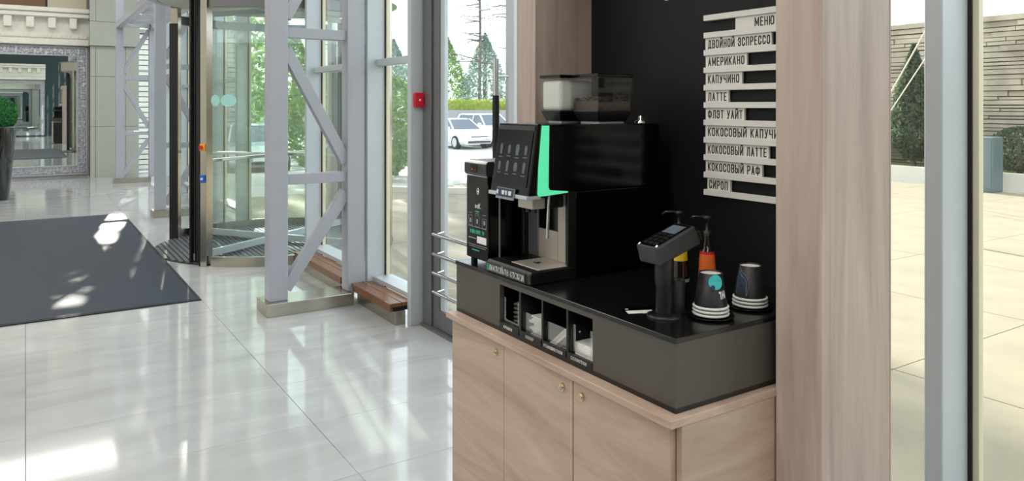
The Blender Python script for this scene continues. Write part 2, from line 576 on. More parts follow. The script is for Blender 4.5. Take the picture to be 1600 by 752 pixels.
def mirror_wall(y, s, x0, x1, xa, label, name, mlabel, with_details):
    """ornate mirror, cornice and upper wall on the plane Y=y facing s (-1 = towards -Y)"""
    th = thing(name, (x1 - 1.3, y, 0), mlabel, 'mirror')
    fw = .205
    z0, z1 = .05, 2.88
    th_d = .09
    yy = lambda d: y + s * d
    def B(m_, a, b, c, d_, e, f_):
        return m_.box(a, yy(b), c, d_, yy(e), f_)
    B(MB(), x0 + fw, 0, z0 + fw, x1 - fw, .02, z1 - fw).build('glass', 'mirror', th)
    # frame: four mitred mouldings, with an inner and an outer fillet
    def mould(a0, a1, b0, b1, nm):
        B(MB(), a0, 0, b0, a1, .055, b1).build(nm, 'silver', th, bevel=.01)
    for nm, a0, a1, b0, b1 in (('frame_side', x1 - fw, x1, z0, z1), ('frame_side', x0, x0 + fw, z0, z1),
                               ('frame_rail', x0 + fw, x1 - fw, z1 - fw, z1), ('frame_rail', x0 + fw, x1 - fw, z0, z0 + fw)):
        mould(a0, a1, b0, b1, nm)
    m_ = MB()
    for a0, a1, b0, b1 in ((x1 - fw, x1 - fw + .025, z0 + fw, z1 - fw), (x0 + fw - .025, x0 + fw, z0 + fw, z1 - fw),
                           (x0 + fw, x1 - fw, z1 - fw, z1 - fw + .025), (x0 + fw, x1 - fw, z0 + fw - .025, z0 + fw)):
        B(m_, a0, .055, b0, a1, .08, b1)
    m_.build('inner_fillet', 'steelpaint', th)
    m_ = MB()
    for a0, a1, b0, b1 in ((x1 - .03, x1, z0, z1), (x0, x0 + .03, z0, z1), (x0, x1, z1 - .03, z1), (x0, x1, z0, z0 + .03)):
        B(m_, a0, .055, b0, a1, .085, b1)
    m_.build('outer_fillet', 'steelpaint', th)
    # carved leaf ornament: raised beads along the moulding
    rnd = random.Random(3)
    m_ = MB()
    def bead(px, pz, sx, sz):
        vs = []
        for k in range(6):
            a = math.pi * 2 * k / 6 + rnd.random()
            vs.append((px + sx * math.cos(a), yy(.056), pz + sz * math.sin(a)))
        vs.append((px, yy(.1), pz))
        m_._add(vs, [(k, (k + 1) % 6, 6) for k in range(6)])
    for px in (x1 - fw / 2, x0 + fw / 2):
        z = z0 + .05
        while z < z1 - .02:
            for q in (-1, 0, 1):
                bead(px + q * .047 + rnd.uniform(-.01, .01), z + rnd.uniform(-.02, .02), .028, .028)
            z += .05
    for pz in (z0 + fw / 2, z1 - fw / 2):
        x = x0 + .05
        while x < x1 - .02:
            for q in (-1, 0, 1):
                bead(x + rnd.uniform(-.02, .02), pz + q * .047 + rnd.uniform(-.01, .01), .028, .028)
            x += .05
    o_ = m_.build('carved_ornament', 'silver', th)
    o_['kind'] = 'stuff'
    # white cornice above
    cn = struct(B(MB(), xa, 0, 2.92, x1 + .03, .1, 3.66).build('trim_1' if with_details else 'trim_2', 'cream'),
                'cream plaster cornice with brackets above the ' + ('far silver mirror' if with_details else 'mirror behind'), 'cornice')
    B(MB(), xa, 0, 2.9, x1 + .03, .17, 3.03).build('lower_moulding', 'cream', cn, bevel=.02)
    B(MB(), xa, 0, 3.5, x1 + .03, .30, 3.60).build('upper_moulding', 'cream', cn, bevel=.02)
    B(MB(), xa, 0, 3.60, x1 + .03, .36, 3.70).build('crown_moulding', 'cream', cn, bevel=.025)
    me = None
    x = x1 - .28
    while x > xa:
        B(MB(), x - .075, .1, 3.26, x + .075, .26, 3.5).build('bracket', 'cream', cn, bevel=.02)
        x -= .40
    x = x1
    while x > xa + .05:
        B(MB(), x - .07, .1, 3.06, x - .012, .14, 3.12).build('dentil', 'cream', cn)
        x -= .085
    th.rotation_euler = (0, 0, R(.4) if with_details else 0)   # the big mirror hangs a touch off square
    return th
XA = -6.0
struct(MB().box(XL, YF, -.1, 1.3, YF + .2, ZC).build('wall_back', 'cream'), 'cream end wall behind the silver mirror', 'wall')
mirror_wall(YF, -1, -2.9, 1.16, XA, '', 'wall_mirror', 'tall mirror in a carved silver frame below the cornice', True)
struct(MB().box(XL, YB - .2, -.1, XG + .1, YB, ZC).build('wall_front', 'teal'), 'dark teal wall seen only in the mirror', 'wall')
mirror_wall(YB, 1, -2.6, 1.2, -2.9, '', 'wall_mirror', 'second silver framed mirror seen only as a reflection', False)
# upper wall above the cornice: brown field and beige field
up = struct(MB().box(XL, YF - .05, 3.7, .36, YF, ZC).build('wall_upper', 'brownwall'), 'brown upper wall above the cornice', 'wall')
MB().box(.36, YF - .06, 3.7, .40, YF, ZC).build('divider', 'gasket', up)
MB().box(.40, YF - .05, 3.7, 1.14, YF, ZC).build('beige_panel', 'beige', up)
MB().box(1.14, YF - .07, 3.7, 1.19, YF, ZC).build('divider', 'aludark', up)
# clad pier at the far end
pil = struct(MB().box(1.20, 18.80, 0, 2.13, 19.6, ZC).build('wall_pier', 'gasket'), 'grey panel-clad pier beside the silver mirror', 'pier')
for (x0, x1) in ((1.185, 1.288), (1.293, 1.875), (1.88, 2.142)):
    for (z0, z1) in ((.0, 1.112), (1.119, 2.216), (2.223, 2.885)):
        MB().box(x0, 18.77, z0, x1, 18.80, z1).build('panel', 'clad', pil, bevel=.002, seg=1)
for (x0, x1, z0, z1) in ((1.17, 2.15, 2.892, 3.42), (1.17, 1.285, 3.427, ZC), (1.29, 2.15, 3.427, ZC)):
    MB().box(x0, 18.70, z0, x1, 18.80, z1).build('panel', 'clad', pil, bevel=.002, seg=1)

# ------------------------------------------------------------------ GLAZED FACADE
ORD = ['first', 'second', 'third', 'fourth', 'fifth', 'sixth', 'seventh', 'eighth', 'ninth', 'tenth', 'eleventh', 'twelfth', 'thirteenth', 'fourteenth', 'fifteenth', 'sixteenth', 'seventeenth', 'eighteenth']
MW, MX = .055, 2.31
MULL = [-6.2, -4.7, -3.2, -1.7, -.25, 1.189, 2.65, 3.55, 4.90, 5.706, 7.27, 10.18, 11.6, 13.1, 14.6, 16.1, 17.6]
SILL = {4.90: 'b', 5.706: 'b'}
n_tr = 3
for k, y in enumerate(MULL):
    o = struct(MB().box(MX, y, 0, XG, y + MW, ZC).build('trim_%d' % n_tr, 'alu', bevel=.003, seg=1),
               ORD[len(MULL) - 1 - k] + ' aluminium mullion of the glazed front counted from the far end', 'mullion')
    n_tr += 1
    for q in (-1, 1):
        yy0 = y - .012 if q < 0 else y + MW
        MB().box(XG - .012, yy0, .0, XG + .012, yy0 + .012, ZC).build('gasket', 'gasket', o)
        yy1 = y - .03 if q < 0 else y + MW + .012
        MB().box(XG - .005, yy1, .0, XG + .022, yy1 + .018, ZC).build('sash_strip', 'frame_cream', o)
nw = 1
for a, b in zip(MULL[:-1], MULL[1:]):
    if abs(a - 3.55) < .01 or abs(a - 7.27) < .01: continue
    y0, y1 = a + MW, b
    gm = 'glass_green' if a > 4.8 else 'glass'
    wn = struct(MB().box(XG + .01, y0, .19, XG + .034, y1, ZC).build('window_%d' % nw, gm), ORD[15 - nw] + ' tall fixed pane of the glazed front counted from the far end', 'window')
    nw += 1
    MB().box(2.36, y0, 0 if a < 4.8 else .165, XG + .05, y1, .2).build('window_sill', 'alu', wn, bevel=.003, seg=1)
    MB().box(2.387, y0, 1.90, 2.455, y1, 1.955).build('transom', 'alu', wn, bevel=.003, seg=1) if a > 4.8 else None
    MB().box(2.387, y0, 3.6, 2.455, y1, 3.66).build('transom', 'alu', wn, bevel=.003, seg=1)
# glass strip of the end wall between the pier and the facade corner
wn = struct(MB().box(2.15, 19.12, .1, XG, 19.14, ZC).build('window_%d' % nw, 'glass'), 'narrow glazed slot at the far corner of the lobby', 'window')
for z in (.08, 1.05, 2.35, 3.5):
    MB().box(2.15, 19.09, z, XG, 19.17, z + .05).build('transom', 'alu', wn)
nw += 1
# facade infill above and beside the revolving door
struct(MB().box(2.40, 7.325, 3.07, XG + .04, 10.18, ZC).build('wall_transom', 'glass_green'), 'glass above the revolving door', 'window')

struct(MB().box(XG, 17.655, .19, XG + .03, 19.12, ZC).build('window_%d' % nw, 'glass_green'), 'tall end pane of the glazed front beside the pier', 'window')
struct(MB().box(XG + .0, 19.12, 0, XG + .14, 19.26, ZC).build('trim_%d' % n_tr, 'alu'), 'slim corner post at the far end of the glazed front', 'post')

# hinged glass door behind the kiosk
d = thing('door_1', (2.45, 4.25, 0), 'glazed side door with steel push bars beside the kiosk', 'door', kind='structure')
MB().box(2.40, 4.76, 0, 2.50, 4.885, 2.6).build('jamb', 'aludark', d, bevel=.004)
MB().box(2.40, 3.605, 0, 2.50, 3.66, 2.6).build('jamb', 'aludark', d, bevel=.004)
MB().box(2.40, 3.605, 2.6, 2.50, 4.885, 2.7).build('head', 'aludark', d)
MB().box(2.415, 4.66, .02, 2.465, 4.752, 2.59).build('stile', 'aludark', d, bevel=.004)
MB().box(2.425, 4.60, .15, 2.455, 4.66, 2.5).build('glazing_bead', 'alu', d, bevel=.004)
MB().box(2.415, 3.67, .02, 2.465, 3.80, 2.59).build('stile', 'alu', d, bevel=.004)
MB().box(2.415, 3.80, .02, 2.465, 4.66, .15).build('bottom_rail', 'aludark', d, bevel=.004)
MB().box(2.415, 3.80, 2.5, 2.465, 4.66, 2.59).build('top_rail', 'aludark', d, bevel=.004)
MB().box(2.435, 3.80, .15, 2.447, 4.62, 2.5).build('pane', 'glass_door', d)
MB().box(2.38, 3.605, 0, 2.52, 4.885, .018).build('threshold', 'aludark', d)
for z in (.695, .559, .428, .297):
    o = MB().tube([(2.355, 4.63, z), (2.355, 3.72, z)], .013, 14).build('push_bar', 'chrome', d)
    for y in (4.6, 3.74):
        MB().tube([(2.355, y, z), (2.42, y, z + .012)], .009, 10).build('bracket', 'chrome', o)
h = MB().tube([(2.355, 3.812, 1.635), (2.355, 3.812, 1.86)], .019, 18).build('pull_handle', 'chrome', d)
MB().tube([(2.355, 3.812, .92), (2.355, 3.812, 1.64)], .0205, 18).build('grip', 'blackplastic', h)
MB().tube([(2.355, 3.812, 1.755), (2.42, 3.74, 1.755)], .008, 10).tube([(2.355, 3.812, 1.02), (2.42, 3.74, 1.02)], .008, 10).build('standoff', 'chrome', h)

# red fire alarm box on the mullion
fa = thing('fire_alarm_box', (2.384, 4.9, 1.566), 'red fire alarm call point on the mullion beside the glass door', 'alarm')
MB().box(2.33, 4.862, 1.568, 2.438, 4.899, 1.672).build('housing', 'red', fa, bevel=.006)
MB().box(2.345, 4.858, 1.582, 2.424, 4.862, 1.658).build('cover', 'red', fa, bevel=.002)
MB().box(2.395, 4.855, 1.59, 2.418, 4.858, 1.65).build('window', 'grille', fa)
MB().box(2.358, 4.855, 1.612, 2.37, 4.858, 1.626).build('symbol', 'print_white', fa)

# ------------------------------------------------------------------ TRUSS COLUMNS
def truss(y, label):
    t = thing('truss_column', (1.85, y + .14, 0), label, 'column', 'steel truss columns along the glazed front')
    MB().box(1.50, y, 0, 2.178, y + .29, .098).build('plinth', 'steel', t, bevel=.003, seg=1)
    yc = y + .135
    for x0, x1 in ((1.537, 1.679), (2.152, 2.297)):
        MB().box(x0, yc - .068, .098, x1, yc + .068, ZC).build('post', 'steelpaint', t, bevel=.006)
    za = .098
    for k, z in enumerate((1.012, 2.14, 3.27, 4.4)):
        MB().box(1.679, yc - .04, z - .04, 2.152, yc + .04, z + .04).build('crossbar', 'steelpaint', t, bevel=.004)
        zb = z - .04
        top_left = k % 2 == 1
        # the foot of each diagonal sits in the corner of its panel
        xl, xr = 1.674, 2.157
        lo, hi = za + .075, zb - .085
        p0 = (xl, yc, hi) if top_left else (xl, yc, lo)
        p1 = (xr, yc, lo) if top_left else (xr, yc, hi)
        MB().bar(p0, p1, .085, .076).build('diagonal_brace', 'steelpaint', t, bevel=.004)
        za = z + .04
    return t
truss(5.66, 'nearest pale grey steel truss column beside the low bench')
truss(11.56, 'middle steel truss column just beyond the revolving door')
truss(17.1, 'farthest steel truss column in front of the grey clad pier')
# horizontal lattice girder tying the columns together
for ya, yb, nm in ((5.86, 11.62, 'lattice girder above the revolving door, mostly out of view'), (11.76, 17.16, 'horizontal white lattice girder between the two far truss columns')):
    g = thing('lattice_girder', (1.9, (ya + yb) / 2, 3.2), nm, 'girder')
    MB().box(1.54, ya, 3.16, 1.66, yb, 3.28).build('chord', 'steelpaint', g, bevel=.004)
    MB().box(2.17, ya, 3.16, 2.29, yb, 3.28).build('chord', 'steelpaint', g, bevel=.004)
    n = 6
    for k in range(n):
        a, b = ya + (yb - ya) * k / n, ya + (yb - ya) * (k + 1) / n
        MB().box(1.66, b - .035 if k < n - 1 else b - .07, 3.18, 2.17, b + .035 if k < n - 1 else b, 3.26).build('crossbar', 'steelpaint', g)
        p = ((1.66, a + .05, 3.22), (2.17, b - .05, 3.22)) if k % 2 else ((2.17, a + .05, 3.22), (1.66, b - .05, 3.22))
        MB().bar(p[0], p[1], .06, .06, up=(0, 0, 1)).build('diagonal_brace', 'steelpaint', g)

# ------------------------------------------------------------------ LOW BENCHES
def bench(y0, y1, label):
    b = thing('low_bench', (2.28, (y0 + y1) / 2, 0), label, 'bench')
    MB().box(2.180, y0, .135, 2.270, y1, .163).build('plank', 'benchwood', b, bevel=.004)
    MB().box(2.273, y0, .135, 2.356, y1, .163).build('plank', 'benchwood', b, bevel=.004)
    MB().box(2.186, y0 + .012, .10, 2.207, y1 - .012, .135).build('apron', 'benchwood', b, bevel=.003)
    MB().box(2.225, y0 - .005 + .012, 0, 2.305, y1 - .012, .10).build('riser', 'steel', b, bevel=.002, seg=1)
    MB().box(2.207, y0 + .02, .10, 2.35, y1 - .02, .135).build('batten', 'gasket', b)
    return b
bench(4.965, 5.722, 'short low bench with wooden top and steel riser beside glass door')
bench(5.97, 7.24, 'low wooden-topped bench behind the truss column beside revolving door')

# ------------------------------------------------------------------ REVOLVING DOOR
CX, CY, RR, HD = 2.45, 8.75, 1.33, 2.55
rv = thing('revolving_door', (CX, CY, 0), 'round glass revolving door with steel drum posts and ribbed floor', 'revolving door')
def pol(r, a): return (CX + r * math.cos(R(a)), CY + r * math.sin(R(a)))
base = MB().lathe(CX, CY, [(RR - .02, .001), (RR - .02, .006)], 64, smooth=False).build('floor_plate', 'ribdark', rv)
m = MB()
x = -RR + .04
while x < RR - .03:
    hw = math.sqrt(max(0, (RR - .04) ** 2 - x * x))
    m.box(CX + x - .019, CY - hw, .006, CX + x + .019, CY + hw, .013)
    x += .052
o = m.build('matting_rib', 'rib', base)
o['kind'] = 'stuff'
# curved drum walls (near side and far side)
for a0, a1 in ((226.5, 313), (46, 133.5)):
    g = MB().arc(CX, CY, RR - .012, RR, a0, a1, .095, HD, 28).build('drum_glass', 'glass_green', rv, smooth_all=False)
    MB().arc(CX, CY, RR - .045, RR + .02, a0, a1, 0, .095, 28).build('drum_kerb', 'steel', rv)
    for f in (1 / 3, 2 / 3):
        am = a0 + (a1 - a0) * f
        MB().arc(CX, CY, RR - .014, RR + .002, am - .25, am + .25, .095, HD, 2).build('glass_joint', 'gasket', g)
# oval safety stickers on the near drum glass
for am, aw, ah, zz in ((234.0, 3.4, .062, 1.63), (228.2, 2.0, .058, 1.63)):
    vs = []
    n = 28
    for k in range(n):
        a = 2 * math.pi * k / n
        px, py = pol(RR + .003, am + aw * math.cos(a))
        vs.append((px, py, zz + ah * math.sin(a)))
    c0 = pol(RR + .003, am)
    vs2 = [(CX + (v[0] - CX) * 1.0012, CY + (v[1] - CY) * 1.0012, v[2]) for v in vs]
    mm = MB()
    mm._add(vs + vs2, [tuple(range(n))[::-1], tuple(range(n, 2 * n))] + [(i, (i + 1) % n, n + (i + 1) % n, n + i) for i in range(n)])
    mm.build('oval_sticker', pbr('pale aqua sticker', '#a9dcd8', .5), rv)
# drum posts
for k, a in enumerate((223.5, 136.5, 43.5, 316.5)):
    ax, ay = pol(RR - .015, a)
    u = Vector((math.cos(R(a)), math.sin(R(a)), 0)); tdir = Vector((-u.y, u.x, 0))
    q = Vector((ax, ay, 0))
    def obox(mb, r0, r1, t0, t1, z0, z1):
        c = [q + u * r0 + tdir * t0, q + u * r1 + tdir * t0, q + u * r1 + tdir * t1, q + u * r0 + tdir * t1]
        return mb.hexa([p + Vector((0, 0, z0)) for p in c], [p + Vector((0, 0, z1)) for p in c])
    p = obox(MB(), -.05, .05, -.035, .035, 0, HD + .19).build('drum_post', 'steel', rv, bevel=.004)
    sgn = -1 if k in (0, 2) else 1
    obox(MB(), -.055, .045, sgn * .035, sgn * .055, 0, HD).build('brush_seal', 'gasket', p)
    if k == 0:
        e = obox(MB(), .05, .072, -.028, .022, 1.135, 1.205).build('emergency_stop_box', 'yellow', p, bevel=.004)
        c = q + u * .072 + tdir * -.003
        MB().tube([c + Vector((0, 0, 1.17)), c + u * .022 + Vector((0, 0, 1.17))], [.016, .019], 16).build('stop_button', 'red', rv)
        b = obox(MB(), .05, .068, -.028, .022, .825, .90).build('control_box', 'blue', p, bevel=.004)
        c = q + u * .068 + tdir * -.003
        MB().tube([c + Vector((0, 0, .862)), c + u * .01 + Vector((0, 0, .862))], .012, 14).build('push_button', 'print_white', rv)
# top rails of the drum walls, header ring and soffit
for a0, a1 in ((226.5, 313), (46, 133.5)):
    MB().arc(CX, CY, RR - .045, RR + .02, a0, a1, HD, HD + .1, 28).build('drum_top_rail', 'aludark', rv)
MB().arc(CX, CY, RR - .06, RR + .03, 0, 359.99, HD + .19, HD + .47, 72).build('header_ring', 'steel', rv)
MB().lathe(CX, CY, [(RR - .05, HD + .19), (RR - .05, HD + .22)], 64, smooth=False).build('soffit', 'white', rv)
MB().lathe(CX, CY, [(RR + .03, HD + .47), (RR + .03, HD + .5)], 64, smooth=False).build('top_plate', 'aludark', rv)
# four wings round a central shaft
MB().lathe(CX, CY, [(.045, .012), (.045, HD + .19)], 20).build('centre_shaft', 'steel', rv)
for k, a in enumerate((214.5, 124.5, 34.5, 304.5)):
    u = Vector((math.cos(R(a)), math.sin(R(a)), 0)); tdir = Vector((-u.y, u.x, 0))
    c0 = Vector((CX, CY, 0))
    def wb(mb, r0, r1, t, z0, z1, off=0):
        c = [c0 + u * r0 + tdir * (off - t), c0 + u * r1 + tdir * (off - t), c0 + u * r1 + tdir * (off + t), c0 + u * r0 + tdir * (off + t)]
        return mb.hexa([p + Vector((0, 0, z0)) for p in c], [p + Vector((0, 0, z1)) for p in c])
    wg = wb(MB(), .07, RR - .10, .005, .10, HD + .1).build('wing_pane', 'glass_green', rv)
    wb(MB(), .05, RR - .06, .022, .03, .10).build('bottom_rail', 'alu', wg, bevel=.003)
    wb(MB(), .05, RR - .06, .022, HD + .1, HD + .16).build('top_rail', 'alu', wg, bevel=.003)
    wb(MB(), RR - .115, RR - .065, .024, .03, HD + .16).build('outer_stile', 'aludark', wg, bevel=.003)
    wb(MB(), RR - .065, RR - .022, .01, .02, HD + .16).build('brush_seal', 'gasket', wg)
    m = wb(MB(), RR - .125, RR - .06, .012, .02, HD + .16, .034)
    wb(m, RR - .125, RR - .06, .012, .02, HD + .16, -.034).build('edge_trim', 'gasket', wg)
    wb(MB(), .07, RR - .115, .012, 1.0, 1.035, .03).build('push_rail', 'chrome', wg, bevel=.004)

# ------------------------------------------------------------------ ENTRANCE MAT
mt = thing('entrance_mat', (-.4, 9.36, 0), 'dark grey entrance mat lying before the revolving door', 'mat')
MB().box(-2.0, 6.50, 0.0005, 1.165, 12.22, .011).build('pile', 'mat', mt)
m = MB().box(-2.03, 6.47, 0.0005, 1.195, 6.50, .009).box(-2.03, 12.22, 0.0005, 1.195, 12.25, .009).box(1.165, 6.5, 0.0005, 1.195, 12.22, .009).box(-2.03, 6.5, 0.0005, -2.0, 12.22, .009)
m.build('edging', 'matedge', mt)

# ------------------------------------------------------------------ TOPIARY
tp = thing('potted_topiary', (-.40, 15.2, 0), 'clipped boxwood ball in a tall black gloss planter', 'plant')
MB().lathe(-.40, 15.2, [(.16, 0), (.17, .02), (.20, .35), (.235, .75), (.262, 1.05), (.27, 1.2), (.272, 1.235), (.255, 1.235), (.25, 1.19)], 40).build('planter', 'planter', tp)
MB().lathe(-.40, 15.2, [(.25, 1.17), (.25, 1.19)], 32).build('soil', 'bark', tp)
rnd = random.Random(5)
def ballpt(r_):
    v = Vector((r_.gauss(0, 1), r_.gauss(0, 1), r_.gauss(0, 1))).normalized() * (.285 * r_.uniform(.93, 1.03))
    return (-.40 + v.x, 15.2 + v.y, 1.43 + v.z)
o = leafcloud(MB(), 9000, ballpt, .016, rnd).build('leaf', 'boxwood', tp)
o['kind'] = 'stuff'
MB().lathe(-.40, 15.2, [(.01, 1.15)] + [(.27 * math.sin(math.pi * k / 14), 1.43 - .27 * math.cos(math.pi * k / 14)) for k in range(1, 14)] + [(.005, 1.70)], 28).build('clipped_core', 'boxwood', tp)

# ------------------------------------------------------------------ FILL LAMPS ADDED UNSEEN UNDER THE CEILING
for i, x in enumerate((-6.2, -3.0, .2)):
    for j, y in enumerate((-4.0, 1.2, 6.4, 11.6, 16.4)):
        L = thing('fill_panel', (x, y, ZC), 'long white fill light panel added unseen above the lobby floor', 'light', 'added fill light panels')
        MB().box(x - 1.3, y - .6, ZC - .05, x + 1.3, y + .6, ZC - .001).build('frame', 'white', L)
        MB().box(x - 1.27, y - .57, ZC - .056, x + 1.27, y + .57, ZC - .05).build('diffuser', 'diffuser', L)
        ld = bpy.data.lights.new('fill_panel_glow', 'AREA')
        ld.energy = FILL_W
        ld.shape = 'RECTANGLE'
        ld.size = 2.5
        ld.size_y = 1.1
        ld.color = (1, .97, .93)
        lo = bpy.data.objects.new('glow', ld)
        COL.objects.link(lo)
        lo.parent = L
        lo.location = (0, 0, -.06)

# ------------------------------------------------------------------ COFFEE KIOSK
KY0, KY1 = 1.17, 2.185      # clear width between the two uprights
ks = thing('coffee_kiosk', (1.65, 1.68, 0), 'oak kiosk frame with black back panel behind the coffee counter', 'kiosk')
MB().box(1.513, 1.044, 0, 1.784, KY0, 2.4).build('upright', 'oak_v', ks, bevel=.0015, seg=1)
MB().box(1.513, KY1, 0, 1.784, 2.303, 2.4).build('upright', 'oak_v', ks, bevel=.0015, seg=1)
MB().box(1.784, 1.05, 0, 1.788, 2.297, 2.4).build('rear_joint', 'gasket', ks)
MB().box(1.788, 1.046, 0, 1.792, 2.301, 2.4).build('rear_panel', 'oak_v', ks)
MB().box(1.768, KY0, .0, 1.784, KY1, 2.26).build('back_panel', 'blackboard', ks)
MB().box(1.513, KY0, 2.26, 1.784, KY1, 2.4).build('header', 'oak_h', ks)
# ring of the logo printed high on the back panel
m = MB()
pts = [(1.766, 1.79 + .031 * math.cos(2 * math.pi * k / 40), 1.957 + .031 * math.sin(2 * math.pi * k / 40)) for k in range(41)]
m.tube(pts, .0012, 6)
m.build('logo_ring', 'print_white', ks)
text('self', (1.7672, 1.808, 1.948), .036, .018, (0, -1, 0), (0, 0, 1), 'print_white', ks)

cb = thing('base_cabinet', (1.47, 1.68, 0), 'oak base cabinet with three locked doors under the coffee machine', 'cabinet')
MB().box(1.205, 1.192, .07, 1.512, 2.188, .882).box(1.512, 1.192, .07, 1.766, 2.18, .882).build('carcass', 'gasket', cb)
MB().box(1.24, 1.20, 0, 1.74, 2.18, .07).build('kick_board', 'black', cb)
MB().box(1.203, 1.174, .0, 1.766, 1.192, .882).build('end_panel', 'oak_x', cb, bevel=.001, seg=1)
for k, (a, b, ly) in enumerate(((1.874, 2.192, 1.914), (1.542, 1.8725, 1.582), (1.192, 1.538, 1.501))):
    dr = MB().box(1.185, a, .03, 1.203, b, .880).build('door', 'oak_h', cb, bevel=.001, seg=1)
    lk = MB().tube([(1.186, ly, .841), (1.179, ly, .841)], [.011, .0105], 24).build('lock', 'brass', dr)
    MB().tube([(1.18, ly, .841), (1.1745, ly, .841)], .0065, 20).box(1.1735, ly - .001, .837, 1.176, ly + .001, .845).build('lock_barrel', 'brass', dr)
MB().box(1.163, 1.167, .882, 1.766, 2.182, .9).box(1.163, 2.182, .882, 1.511, 2.196, .9).build('ledge', 'oak_h', cb, bevel=.001, seg=1)

# charcoal riser with four dispensing bays
rs = thing('counter_riser', (1.48, 1.68, .9), 'charcoal box riser with four dispensing bays on the cabinet', 'riser')
T = 1.067
BAY = [(1.815, 1.92), (1.702, 1.805), (1.588, 1.694), (1.478, 1.580)]
MB().box(1.197, 1.188, 1.055, 1.766, 2.18, T).box(1.197, 2.18, 1.055, 1.511, 2.192, T).build('top', 'risertop', rs, bevel=.001, seg=1)
MB().box(1.2, 1.19, .9003, 1.766, 2.18, .912).box(1.2, 2.18, .9003, 1.511, 2.19, .912).build('base', 'black', rs)  # black strip drawn in for the shadow gap under the riser
MB().box(1.2, 1.92, .912, 1.216, 2.19, 1.055).build('front_panel', 'riser', rs)
MB().box(1.2, 1.19, .912, 1.216, 1.478, 1.055).build('front_panel', 'riser', rs)
MB().box(1.216, 1.19, .912, 1.766, 1.206, 1.055).build('end_panel', 'riser', rs)
MB().box(1.216, 2.174, .912, 1.51, 2.19, 1.055).build('end_panel', 'riser', rs)
MB().box(1.2, 1.478, 1.041, 1.216, 1.92, 1.055).build('bay_header', 'riser', rs)
for a, b in ((1.805, 1.815), (1.694, 1.702), (1.58, 1.588)):
    MB().box(1.2, a, .912, 1.47, b, 1.041).build('divider', 'black', rs)
MB().box(1.216, 1.468, .912, 1.47, 1.478, 1.055).box(1.216, 1.92, .912, 1.47, 1.93, 1.055).box(1.47, 1.468, .912, 1.48, 1.93, 1.055).build('bay_liner', 'blackplastic', rs)
for k, ((a, b), s, wd) in enumerate(zip(BAY, ('крышки', 'сахар', 'размешиватели', 'салфетки'), (.045, .04, .085, .065))):
    st = MB().box(1.198, a, .912, 1.206, b, .931).build('label_strip', 'blackplastic', rs)
    c = (a + b) / 2 + .004
    text(s, (1.198, c + wd / 2, .916), wd, .0085, (0, -1, 0), (0, 0, 1), 'print_white', st)
    m = MB()
    if k in (0, 3):
        hgt = 1.005
        m.box(1.2085, a + .002, .931, 1.2105, a + .02, hgt)
        m.box(1.2085, b - .02, .931, 1.2105, b - .002, hgt)
        m.box(1.2085, a + .02, .931, 1.2105, b - .02, .94)
    else:
        m.box(1.2085, a + .002, .931, 1.2105, b - .002, .985)
    m.build('clear_front', 'acrylic', rs)

# contents of the bays
def sip_cover(z, x=1.262, y=1.864):
    m = MB().lathe(x, y, [(.044, z), (.045, z + .004), (.043, z + .006), (.04, z + .011), (.034, z + .0115), (.033, z + .009)], 28)
    return m
for k in range(7):
    o = sip_cover(.912 + .0125 * k).top('takeaway_lid', 'blackgloss', (1.262, 1.864, .912 + .0125 * k))
    tag(o, 'black plastic cup lid stacked in the first bay of the riser', 'lid', 'cup lids in the first bay')
rnd = random.Random(11)
for k in range(9):
    z = .9125 + .0075 * k
    y = 1.754 + rnd.uniform(-.012, .012)
    rz = rnd.uniform(-.25, .25)
    m = MB().box(-.032, -.03, 0, .032, .03, .0068)
    me = m.mesh('sugar_sachet', 'paper', bevel=.003)
    o = bpy.data.objects.new('sugar_sachet', me)
    COL.objects.link(o)
    o.location = (1.25 + rnd.uniform(-.004, .004), y, z)
    o.rotation_euler = (0, 0, rz)
    tag(o, 'white paper sugar sachet piled in the second bay', 'sugar sachet', 'sugar sachets in the second bay')
for k in range(9):
    me = MB().box(-.003, -.0055, 0, .003, .0055, .098).mesh('stirrer', 'paper' if k % 2 else 'paperwarm', bevel=.001, seg=1)
    o = bpy.data.objects.new('wrapped_stirrer', me)
    COL.objects.link(o)
    o.location = (1.216 + .0075 * (k % 5), 1.686 - .0035 * k, .9165 + .004 * (k // 5))
    o.rotation_euler = (R(52), 0, 0)
    tag(o, 'paper-wrapped stirrer leaning in the third bay', 'stirrer', 'wrapped stirrers in the third bay')
for k in range(10):
    me = MB().box(-.045, -.046, 0, .045, .046, .0042).mesh('napkin', 'paper', bevel=.0015, seg=1)
    o = bpy.data.objects.new('napkin', me)
    COL.objects.link(o)
    o.location = (1.262, 1.529, .9122 + .0045 * k)
    o.rotation_euler = (0, 0, rnd.uniform(-.03, .03))
    tag(o, 'white paper napkin stacked in the fourth bay', 'napkin', 'napkins in the fourth bay')

# ------------------------------------------------------------------ MENU BOARD
mb = thing('menu_board', (1.768, 1.43, 1.31), 'white slatted menu board with Cyrillic coffee names on black panel', 'menu')
ROWS = [('МЕНЮ', 1.50, 1.255, 1.430, 1.363), ('ДВОЙНОЙ ЭСПРЕССО', 1.616, 1.372, 1.605, 1.377), ('АМЕРИКАНО', 1.615, 1.458, 1.605, 1.467),
        ('КАПУЧИНО', 1.615, 1.476, 1.606, 1.486), ('ЛАТТЕ', 1.615, 1.526, 1.605, 1.533), ('ФЛЭТ УАЙТ', 1.615, 1.467, 1.606, 1.474),
        ('КОКОСОВЫЙ КАПУЧИНО', 1.616, 1.30, 1.606, 1.318), ('КОКОСОВЫЙ ЛАТТЕ', 1.615, 1.382, 1.606, 1.389),
        ('КОКОСОВЫЙ РАФ', 1.615, 1.404, 1.606, 1.412), ('СИРОП', 1.608, 1.519, 1.601, 1.529)]
Z0, PT, RH = 1.857, .0534, .0172
